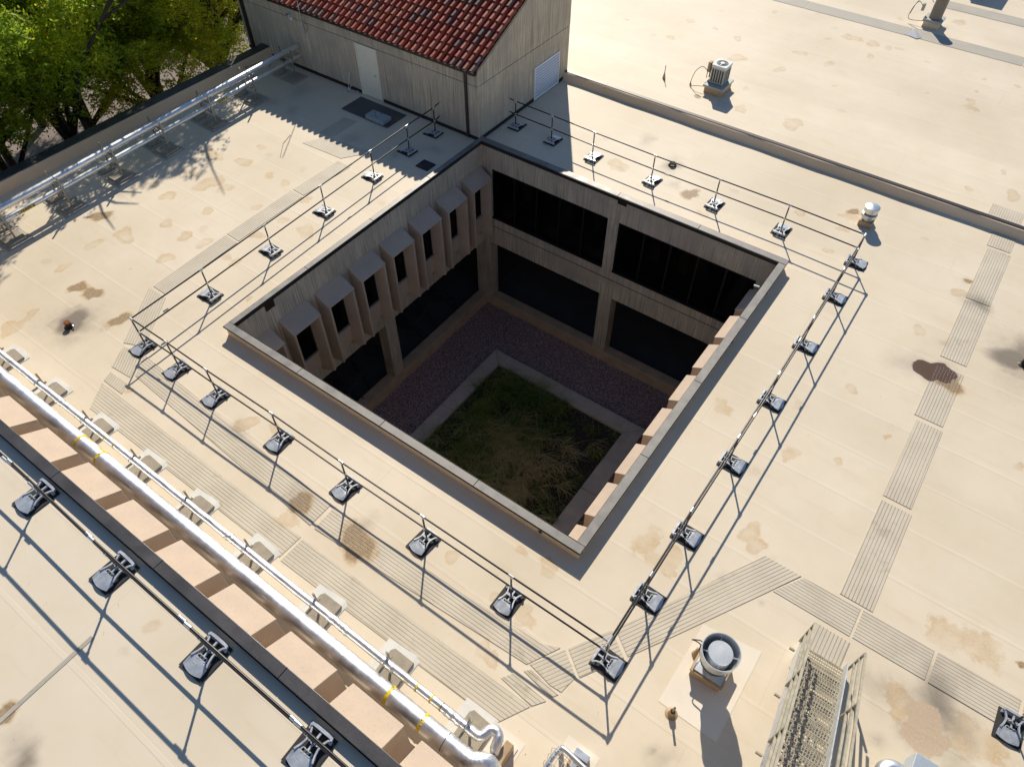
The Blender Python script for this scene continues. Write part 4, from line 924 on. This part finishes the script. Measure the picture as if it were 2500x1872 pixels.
# condenser
t = thing('air_conditioner', 'grey condenser unit with round top fan on a curb on the far roof', 'air conditioner', (5.35,20.95,0))
MB().box(5.02,20.45,0,5.80,21.40,.26).build('curb', M['wood_curb'], t, bevel=.01); MB().box(4.97,20.38,.26,5.84,21.46,.34).build('curb_cap', M['ac_grey'], t, bevel=.008)
cx,cy = 5.37,20.98; a_=.30
def rrect(cx,cy,hx,hy,r,n=5): return [(cx+sx*(hx-r)+r*math.cos(q), cy+sy*(hy-r)+r*math.sin(q)) for sx,sy,q0 in ((1,1,0),(-1,1,90),(-1,-1,180),(1,-1,270)) for q in [math.radians(q0+90*k/n) for k in range(n+1)]]
cb_ = MB(); cb_.prism(rrect(cx,cy,.30,.32,.06),.36,.97); cab = cb_.build('cabinet', M['ac_grey'], t)
MB().prism(rrect(cx,cy,.315,.335,.07),.97,1.08).build('top_cover', M['ac_top'], t, bevel=.012)
for sx,sy,l_ in ((0,-1,.30),(1,0,.32),(0,1,.30),(-1,0,.32)):
    b = MB()
    for k in range(5):
        u = -l_+.09+k*(2*l_-.18)/4-.022
        for (z0,z1) in ((.42,.92),):
            if sx == 0: yy = cy+sy*.32; b.box(cx+u,min(yy,yy+sy*.006),z0,cx+u+.05,max(yy,yy+sy*.006),z1)
            else: xx = cx+sx*.30; b.box(min(xx,xx+sx*.006),cy+u,z0,max(xx,xx+sx*.006),cy+u+.05,z1)
    b.build('louvre_slots', M['dark_slot'], t)
MB().lathe(cx,cy,[(0,1.083),(.235,1.083),(.24,1.079)],28).build('fan_opening', M['fan_grille'], t)
b = MB()
for r_ in (.06,.10,.14,.18,.22): b.ring(cx,cy,1.088,1.093,r_+.003,r_-.003,28)
fg = b.build('fan_guard', M['cable'], t); MB().lathe(cx,cy,[(0,1.102),(.085,1.10),(.09,1.09)],20).box(cx-.015,cy-.24,1.09,cx+.015,cy,1.10).build('fan_hub', M['white'], fg)
MB().box(4.78,21.0,.55,4.90,21.2,.95).box(4.8,21.0,.3,4.83,21.03,.56).build('disconnect_box', M['wood_curb'], t, bevel=.006); MB().box(4.91,20.98,.36,4.95,21.02,.98).build('conduit', M['brown_metal'], t)
cable(t,[(4.82,21.0,.6),(4.6,20.9,.75),(4.4,20.75,.55),(4.32,20.65,.1),(4.42,20.5,.06),(4.65,20.45,.15),(4.98,20.5,.2)],.012); MB().lathe(4.33,20.66,[(.05,0),(.012,.12)],10).build('pipe_boot', M['wood_curb'], t)
# round upblast fan by the stair
t = thing('exhaust_fan', 'round open silver exhaust fan with domed motor cap beside the metal stair', 'exhaust fan', (15.45,-.45,0))
MB().prism([(15.05,-.78),(15.68,-.78),(15.68,-.12),(15.05,-.12)],0,.27).build('curb', M['wood_curb'], t, bevel=.012)
MB().prism([(15.02,-.81),(15.71,-.81),(15.71,-.09),(15.02,-.09)],.27,.31).build('curb_cap', M['wood_curb'], t, bevel=.008)
MB().prism([(15.07,-.76),(15.66,-.76),(15.66,-.14),(15.07,-.14)],.31,.34).build('base_plate', M['steel_sheet'], t)
fx,fy = 15.355,-.50
MB().lathe(fx,fy,[(.19,.34),(.22,.50),(.30,.72),(.355,.90),(.365,1.14),(.375,1.15),(.375,1.165),(.36,1.165),(.35,1.14),(.34,.95),(.30,.80),(.2,.60)],40).build('wind_band', M['fan_metal'], t, smooth=SMA)
MB().lathe(fx,fy,[(0,.62),(.3,.64),(.33,.9)],30).build('inner_throat', M['dark_slot'], t)
mc = MB(); mc.lathe(fx,fy,[(.235,.75),(.238,1.10),(.232,1.108),(0,1.112)],36); mc.build('motor_cap', M['fan_metal'], t, smooth=float(math.radians(25)))
b = MB()
for q in (110,200,290,20): q=math.radians(q); b.quadbar((fx+.22*math.cos(q),fy+.22*math.sin(q),1.02),(fx+.35*math.cos(q),fy+.35*math.sin(q),1.02),.03,.012)
b.build('strap', M['galv_fit'], t)
MB().lathe(15.0,-.34,[(.10,0),(.07,.10),(.055,.3),(.02,.33)],14).build('pipe_boot', M['wood_curb'], t, smooth=True)
cable(t,[(15.0,-.34,.3),(14.98,-.32,.5),(14.86,-.36,.62),(14.80,-.42,.72),(14.93,-.38,.80),(15.02,-.42,.86)],.013); MB().box(14.98,-.46,.82,15.04,-.40,.88).build('junction_box', M['galv'], t)
t = thing('roof_pipe', 'small open grey pipe in a tan boot left of the exhaust fan', 'vent pipe', (15.12,-1.66,0))
MB().lathe(15.12,-1.66,[(.13,.004),(.075,.03),(.062,.17),(.05,.18)],16).build('pipe_boot', M['wood_curb'], t, smooth=SMA)
b = MB(); b.lathe(15.12,-1.66,[(.024,.17),(.024,.40),(.017,.40),(.017,.2)],14); b.build('pipe', M['strut'], t)
# mushroom vent
t = thing('roof_vent', 'round two-tier white capped vent on a square tan curb beside the railing corner', 'roof vent', (13.2,15.75,0))
MB().box(13.0,15.56,0,13.43,15.98,.20).build('curb', M['wood_curb'], t, bevel=.02)
vx,vy = 13.21,15.77
MB().lathe(vx,vy,[(.17,.18),(.17,.30),(.235,.31),(.245,.33),(.245,.43),(.22,.445),(.16,.45)],32).build('lower_hood', M['vent_paint'] if 'vent_paint' in M else M['steel_sheet'], t, smooth=SMA)
MB().lathe(vx,vy,[(.165,.43),(.165,.55)],24).build('throat', M['dark_slot'], t)
MB().lathe(vx,vy,[(.16,.50),(.225,.50),(.23,.66),(.235,.665),(.235,.68),(.20,.695),(0,.705)],36).build('cap', M['steel_sheet'], t, smooth=SMA)
# far vent stack and box at the top edge
t = thing('vent_stack', 'round grey brown stack on a square curb with loose wires at the far roof', 'vent stack', (10.9,32.2,0))
MB().box(10.56,31.85,0,11.27,32.55,.22).build('curb', M['roof_plain'], t, bevel=.012); MB().box(10.5,31.8,.22,11.33,32.6,.34).build('curb_cap', M['ac_grey'], t, bevel=.01)
b = MB(); b.lathe(10.93,32.2,[(.26,.34),(.28,.36),(.27,.40),(.27,1.22),(.29,1.23),(.29,1.26),(.25,1.26),(.24,1.0)],30); b.build('stack', M['stack_paint'] if 'stack_paint' in M else M['strut'], t, smooth=SMA)
MB().lathe(10.93,32.2,[(0,.9),(.24,1.0)],20).build('stack_throat', M['rust'], t)
MB().box(10.2,32.3,.45,10.32,32.45,.75).build('switch_box', M['ac_grey'], t); cable(t,[(10.25,32.35,.6),(10.0,32.3,.8),(9.85,32.1,.5),(9.9,31.9,.15),(10.5,31.9,.2)],.012); cable(t,[(10.6,32.3,.9),(10.3,32.5,1.0),(9.95,32.3,.8),(9.85,32.05,.3)],.012)
t = thing('skylight_box', 'tan box unit cut off by the top picture edge with its blue shadow', 'roof unit', (11.6,37.6,0))
MB().box(10.9,37.2,0,12.2,38.6,1.15).build('casing', M['wood_curb'], t, bevel=.02); MB().box(10.85,37.15,1.15,12.25,38.65,1.22).build('cap', M['ac_top'], t, bevel=.01)
# duct unit at the lower edge
t = thing('duct_unit', 'blue grey sheet metal box with round duct at the bottom edge by the stair', 'roof unit', (19.5,-.5,0))
MB().box(19.04,-1.4,.1,20.3,.17,.60).build('casing', M['ac_sheet'] if 'ac_sheet' in M else M['steel_sheet'], t, bevel=.006)
MB().tube([(19.04,-.28,.42),(18.86,-.28,.42)]+arcpts((18.86,-.44,.42),.16,math.pi/2,math.pi,(1,0,0),(0,1,0),6)[1:]+[(18.70,-.9,.42)],.16,22).build('round_duct', M['steel_sheet'], t, smooth=SMA)
for x in (18.96,): ring_band(t,X_,(x,-.28,.42),.168,.02,'galv_fit','duct_band')
# caged pipes at the lower edge
t = thing('caged_pipe', 'silver pipe bend with a wire cage and small metal box at the bottom edge', 'pipe', (13.8,-3.6,0))
MB().tube([(13.75,-3.50,.0),(13.75,-3.50,.45),(13.77,-3.53,.53),(13.85,-3.53,.55),(14.7,-3.62,.50)],.05,14).build('pipe', M['steel_sheet'], t, smooth=SMA)
MB().tube([(13.73,-3.55,.50),(13.70,-3.7,.48),(13.68,-4.2,.45)],.05,14).build('pipe', M['steel_sheet'], t, smooth=SMA)
b = MB()
for y_ in (-3.62,-3.74,-3.88,-4.02): b.tube([(13.60,y_,.02)]+arcpts((13.80,y_,.42),.20,math.pi,0,(1,0,0),(0,0,1),10)+[(14.0,y_,.02)],.007,5)
for q in (.3,.5,.7): b.tube([(13.80+.2*math.cos(q*math.pi),-3.6,.42+.2*math.sin(q*math.pi)),(13.80+.2*math.cos(q*math.pi),-4.1,.42+.2*math.sin(q*math.pi))],.006,5)
b.build('wire_cage', M['galv'], t)
MB().box(13.95,-3.42,0,14.25,-3.28,.22).box(14.0,-3.62,0,14.12,-3.42,.12).build('metal_box', M['steel_sheet'], t, bevel=.006); MB().box(13.93,-3.6,.0,14.28,-3.44,.10).build('block', M['wood_curb'], t, bevel=.01)
# drains
for (x,y,lb,hh) in ((-3.92,-2.45,'rusty orange topped drain standing in a dark stain near the left railing corner',.17),(18.80,12.15,'rusty drain in a dark stain cut by the right picture edge',.2)):
    t = thing('roof_drain', lb, 'roof drain', (x,y,0))
    b = MB(); b.lathe(x,y,[(.15,.006),(.11,.03),(.085,.05),(.08,hh)],20); b.build('drain_body', M['rust_dark'], t, smooth=SMA)
    b = MB(); b.lathe(x,y,[(.095,hh-.015),(.098,hh+.01),(.09,hh+.02),(0,hh+.025)],22)
    for k in range(10): b.box(x+.055*math.cos(k*.628)-.008,y+.055*math.sin(k*.628)-.008,hh+.02,x+.055*math.cos(k*.628)+.008,y+.055*math.sin(k*.628)+.008,hh+.034)
    b.build('drain_lid', M['rust'], t)
    b = MB(); b.tube(arcpts((x+.13,y+.02,.03),.07,0,6.28,(1,0,0),(0,.6,.8),12),.014,6); b.build('clamp_ring', M['galv'], t)
x,y = 6.44,15.02; t = thing('roof_drain', 'small black domed drain behind the far railing', 'roof drain', (x,y,0))
b = MB(); b.lathe(x,y,[(.16,.008),(.13,.03),(.12,.05)],20); b.build('drain_ring', M['rust_dark'], t)
b = MB()
for k in range(12):
    q = k*math.pi/6; b.tube([(x+.12*math.cos(q),y+.12*math.sin(q),.04),(x+.10*math.cos(q),y+.10*math.sin(q),.12),(x+.03*math.cos(q),y+.03*math.sin(q),.15)],.009,5)
b.lathe(x,y,[(.04,.14),(.03,.16),(0,.165)],12); b.build('dome_strainer', M['rust_dark'], t)
# mats, lid box
t = thing('rubber_mat', 'large slate grey mat lying in front of the cream door', 'mat', (-4.8,11.4,0)); MB().box(-6.02,10.80,.016,-3.6,11.93,.035).build('mat', M['rubber_slate'], t, bevel=.004)
t = thing('access_lid', 'small pale blue slab box lying on the slate mat in a rust stain', 'roof box', (-4.25,10.98,.035))
MB().prism([(-4.72,10.80),(-3.80,10.80),(-3.80,11.30),(-4.72,11.28)],.04,.20).build('box', M['lid_blue'] if 'lid_blue' in M else M['rubber_slate'], t, bevel=.02)
b = MB()
for (q,w_) in ((-4.5,11.15),(-4.2,10.95),(-4.25,11.2),(-4.35,11.0)): b.lathe(q,w_,[(0,.206),(.028,.205),(.03,.2)],8)
b.build('bolt', M['dark_slot'], t)
t = thing('rubber_tile', 'small square black rubber tile beside the shaded coping', 'mat', (-.8,9.78,0)); MB().box(-1.07,9.53,.004,-.52,10.02,.03).build('tile', M['rubber'], t)
# small bits
t = thing('marker_stick', 'thin upright stick with a small tan flag on the far roof', 'marker', (3.18,20.5,0)); MB().tube([(3.18,20.5,0),(3.18,20.5,.55)],.014,6).build('stick', M['cable'], t); MB().lathe(3.18,20.5,[(.07,0),(.05,.12),(.015,.28)],8).build('boot', M['wood_curb'], t)
t = thing('debris_sheet', 'bent white scrap sheet lying on the far walk pad', 'debris', (10.55,30.5,0)); MB().add([(10.1,30.55,.02),(10.75,30.35,.03),(10.95,30.6,.02),(10.5,30.75,.22)],[(0,1,3),(1,2,3)]).build('sheet', M['white'], t)
t = thing('tripod_stand', 'thin white pole stand leaning beside the cream door', 'stand', (-6.75,12.0,0))
b = MB(); b.tube([(-6.75,11.95,.02),(-6.72,12.15,.75)],.012,6); b.tube([(-6.75,11.95,.05),(-6.3,12.1,.08)],.012,6); b.tube([(-6.75,11.95,.05),(-6.62,12.1,.3)],.01,6); b.lathe(-6.77,11.93,[(.05,.005),(.05,.03),(0,.035)],10); b.build('pole', M['galv_fit'], t)
t = thing('scrap_rod', 'bent thin grey rod lying across sunlit roof near the tower shade', 'debris', (-6.3,8.3,0)); MB().tube([(-6.25,8.3,.02),(-6.05,7.75,.02),(-5.45,7.05,.02)],.008,5).build('rod', M['cable'], t)
# ================================================================ METAL STAIR
t = thing('metal_stair', 'open grating steel stair with side handrails climbing towards the upper roof', 'stairs', (17.1,1.04,0))
SLP = .61; x0s,x1s = 16.66,17.54; nst = 20; run = .287; rise = .175
def treadmesh(y0, z):
    b = MB(); y1 = y0-run-.02
    for x in np.arange(x0s+.02,x1s-.005,.05): b.box(x,y1,z-.03,x+.015,y0,z)
    for y in np.linspace(y1+.012,y0-.05,5): b.box(x0s+.01,y,z-.026,x1s-.01,y+.015,z-.002)
    b.box(x0s+.005,y0-.025,z-.034,x1s-.005,y0,z+.002); b.box(x0s+.005,y1,z-.03,x1s-.005,y1+.008,z)
    return b
for k in range(nst): treadmesh(1.04-k*run, .20+k*rise).build('tread', M['stair_bar'], t)
b = MB()
yT = 1.04-nst*run; zT = .2+nst*rise
for x in np.arange(x0s+.02,x1s-.005,.0415): b.box(x,-6.1,zT-.03,x+.006,yT,zT)
for y in np.arange(-6.1,yT,.06): b.box(x0s,y,zT-.028,x1s,y+.006,zT-.002)
b.build('landing', M['stair_bar'], t)
for x in (x0s-.012,x1s+.012):
    b = MB(); w_=.012
    P = [(1.16,0.0),(1.16,.30),(1.04,.37),(yT,zT+.12),(-6.1,zT+.12),(-6.1,zT-.16),(yT,zT-.16),(.80,0.0)]
    vs = [(x-w_,p,q) for p,q in P]+[(x+w_,p,q) for p,q in P]; n_=len(P)
    b.add(vs,[tuple(range(n_)),tuple(range(2*n_-1,n_-1,-1))]+[(i,(i+1)%n_,n_+(i+1)%n_,n_+i) for i in range(n_)])
    b.build('stringer', M['galv'], t)
for x,sg in ((x0s-.05,-1),(x1s+.06,1)):
    b = MB()
    for hgt in (1.0,.72,.44): b.quadbar((x,1.10,.2+hgt-.08),(x,1.10-5.9,.2+hgt-.08+5.9*SLP),.042,.042)
    b.quadbar((x,-4.8,zT+.95),(x,-6.1,zT+.95),.042,.042); b.quadbar((x,-4.8,zT+.55),(x,-6.1,zT+.55),.042,.042)
    b.build('handrail', M['stair_bar'], t)
    for y in (1.10,-.30,-1.72,-3.14,-4.56,-5.9):
        zb = min(.2+(1.04-y)*SLP, zT); MB().quadbar((x,y,max(0,zb-.02)),(x,y,zb+.90),.04,.04).build('post', M['stair_bar'], t)
        if sg < 0: MB().box(x-.13,y-.33,zb+.06,x-.02,y-.30,zb+.14).build('bracket', M['stair_bar'], t)
# ================================================================ TREES
def tree_meshes(seed, hgt, rad, leafm, nleaf):
    r = random.Random(seed); tb = MB(); rg = np.random.default_rng(seed)
    tb.tube([(0,0,-.2),(.1*r.uniform(-1,1),.1,hgt*.22),(.25*r.uniform(-1,1),.2*r.uniform(-1,1),hgt*.42)],[.27,.21,.17],10)
    top = Vector((0,0,hgt*.40)); tips = []
    for i in range(7):
        a_ = i*.9+r.uniform(-.3,.3); el = r.uniform(.5,1.2); L1 = hgt*r.uniform(.22,.34)
        p0 = Vector((0,0,hgt*r.uniform(.26,.42))); p1 = p0+Vector((math.cos(a_)*math.cos(el),math.sin(a_)*math.cos(el),math.sin(el)))*L1
        p2 = p1+Vector((math.cos(a_+.3)*.8,math.sin(a_+.3)*.8,.55)).normalized()*L1*.8
        tb.tube([p0,p0.lerp(p1,.5)+Vector((r.uniform(-.1,.1),r.uniform(-.1,.1),.1)),p1,p2],[.13,.10,.075,.03],7); tips += [p1,p2]
        for j in range(3):
            b_ = a_+r.uniform(-1.2,1.2); q = p1.lerp(p2,r.random()); e = q+Vector((math.cos(b_),math.sin(b_),r.uniform(.0,.7))).normalized()*hgt*r.uniform(.1,.2)
            tb.tube([q,q.lerp(e,.5)+Vector((0,0,.08)),e],[.045,.03,.012],5); tips.append(e)
    blobs = []
    for p in tips: blobs.append((p.x,p.y,p.z,r.uniform(.6,1.15)*rad*.36))
    for i in range(16):
        a_ = r.uniform(0,6.28); q = rad*math.sqrt(r.random())*.95; blobs.append((q*math.cos(a_),q*math.sin(a_),hgt*(.62+.33*(1-(q/rad)**2))+r.uniform(-.5,.3),r.uniform(.22,.40)*rad))
    for i in range(32):
        u_ = np.array([r.gauss(0,1) for _ in range(3)]); u_ /= np.linalg.norm(u_); q = r.random()**.4
        blobs.append((u_[0]*rad*.82*q, u_[1]*rad*.82*q, hgt*(.65+.30*u_[2]*q), r.uniform(.20,.34)*rad))
    B = np.array(blobs); wts = B[:,3]**2; wts /= wts.sum()
    # sprays: each a drooping twig with small leaflets
    nsp = nleaf//9; pick = rg.choice(len(B), nsp, p=wts); d = rg.normal(size=(nsp,3)); d /= np.linalg.norm(d,axis=1)[:,None]; d[:,2] = np.where(d[:,2] < -.35, -d[:,2], d[:,2])
    C0 = B[pick,:3]+d*B[pick,3:4]*rg.uniform(.35,1.06,(nsp,1))**.6*np.array([1,1,.72])
    kp = np.hypot(C0[:,0],C0[:,1]) < 4.5+rg.uniform(-.7,.5,nsp); C0 = C0[kp]; d = d[kp]; nsp = len(C0)
    vs = []; fs = []
    dirs = d*np.array([1,1,.2])+rg.normal(scale=.45,size=(nsp,3)); dirs /= np.linalg.norm(dirs,axis=1)[:,None]
    V = np.zeros((nsp*9*4,3)); k = 0
    side = np.cross(dirs,[0,0,1]); side /= (np.linalg.norm(side,axis=1)[:,None]+1e-6)
    for j in range(9):
        t_ = (j//2)*.085+.02; sgn = 1 if j % 2 else -1
        base = C0+dirs*t_+np.array([0,0,-1])*(t_*t_*1.1)
        ld = side*sgn*.75+dirs*.55+rg.normal(scale=.28,size=(nsp,3)); ld /= np.linalg.norm(ld,axis=1)[:,None]
        ln = rg.uniform(.10,.18,(nsp,1)); wv = np.cross(ld,rg.normal(size=(nsp,3))*.6+np.array([0,0,1.])); wv /= (np.linalg.norm(wv,axis=1)[:,None]+1e-6); wv *= ln*.24
        A = base; Bm = base+ld*ln*.5+wv; Cc = base+ld*ln; Dm = base+ld*ln*.5-wv
        V[np.arange(nsp)*36+j*4] = A; V[np.arange(nsp)*36+j*4+1] = Bm; V[np.arange(nsp)*36+j*4+2] = Cc; V[np.arange(nsp)*36+j*4+3] = Dm
    me = bpy.data.meshes.new('crown'); me.vertices.add(len(V)); me.vertices.foreach_set('co', V.astype(np.float32).ravel())
    nq = len(V)//4; me.loops.add(nq*4); me.loops.foreach_set('vertex_index', np.arange(nq*4,dtype=np.int32)); me.polygons.add(nq); me.polygons.foreach_set('loop_start', np.arange(0,nq*4,4,dtype=np.int32)); me.update(calc_edges=True)
    me.materials.append(leafm)
    return tb, me
protos = []
for sd_,hg,rd,lm in ((3,12.6,3.5,'leaf'),(8,12.9,3.4,'leaf_green'),(15,12.3,3.6,'leaf'),(21,12.4,3.3,'leaf_green')):
    tb, cm = tree_meshes(sd_,hg,rd,M[lm],108000)
    t = thing('locust_tree', 'x', 'tree', (0,0,0), 'trees growing beyond the west parapet')
    tb.build('trunk', M['bark'], t, smooth=True); c_ = bpy.data.objects.new('crown', cm); sc.collection.objects.link(c_); c_.parent = t
    protos.append(t)
TREES = [(0,-16.6,-3.0,.3,'yellow green tree nearest the left picture edge behind the parapet'),(1,-16.9,1.2,1.2,'yellow green tree second from the left edge behind the parapet'),
 (3,-16.5,5.3,2.6,'darker green tree behind the parapet halfway to the tower'),(2,-17.0,9.5,5.4,'green tree behind the parapet close to the tower corner'),(1,-17.2,13.9,3.9,'green tree tucked beside the tower wall corner'),
 (2,-20.8,-1.4,2.1,'yellowing tree in the second row at the left picture edge'),(0,-21.2,3.0,4.0,'yellow green tree in the second row behind the left front trees'),(1,-20.8,7.4,.6,'bright green tree in the second row behind the parapet middle'),
 (3,-21.2,11.7,.4,'dark green tree in the second row near the tower'),(0,-21.5,16.2,1.7,'green tree in the second row beside the tower wall'),
 (2,-25.4,4.6,5.0,'pale green tree at the upper left picture corner'),(3,-25.6,9.2,1.9,'olive green tree in the third row at the top picture edge'),(0,-25.8,13.9,3.1,'green tree in the third row above the tower corner'),
 (1,-30,8.5,3.6,'green tree in the fourth row at the upper left'),(2,-30,13.5,.9,'yellowish tree in the fourth row at the top picture edge'),(0,-26.0,18.6,2.4,'farthest green tree above the tower corner'),(2,-16.8,-7.2,1.0,'tree left of the picture edge casting dappled shade on the roof')]
used = set()
for k,x,y,ro,lb in TREES:
    if k in used: t = copy_tree(protos[k])
    else: t = protos[k]; used.add(k)
    tall = lb.startswith(('darker green tree behind','green tree tucked')); t.location = (x-(.1 if tall else .75 if x > -18.5 else .3),y+(-.6 if tall else 0),GZ-(0 if x > -24 else .6)); t.scale = (1,1,1.52 if tall and y < 10 else 1.42 if tall else random.uniform(.97,1.06)); t.rotation_euler = (0,0,ro); t['label'] = lb
# leaf litter and grit on the roofs
lt = MB()
for _ in range(260):
    x = random.uniform(-3,14); y = random.choice([random.uniform(-4,-1.7),random.uniform(-4,-2.5),random.uniform(-10,-6.4)]); z = (H if y < -6 else 0)+.016; s = random.uniform(.008,.02); a_=random.uniform(0,6.28)
    if y < -6 and x < 1: continue
    lt.add([(x,y,z),(x+s*math.cos(a_),y+s*math.sin(a_),z+.004),(x+s*.8*math.cos(a_+1),y+s*.8*math.sin(a_+1),z+.002)],[(0,1,2)])
o = lt.build('leaf_litter', M['rust']); o['kind'] = 'stuff'; o['label'] = 'tiny dry leaf bits scattered on the roofs'
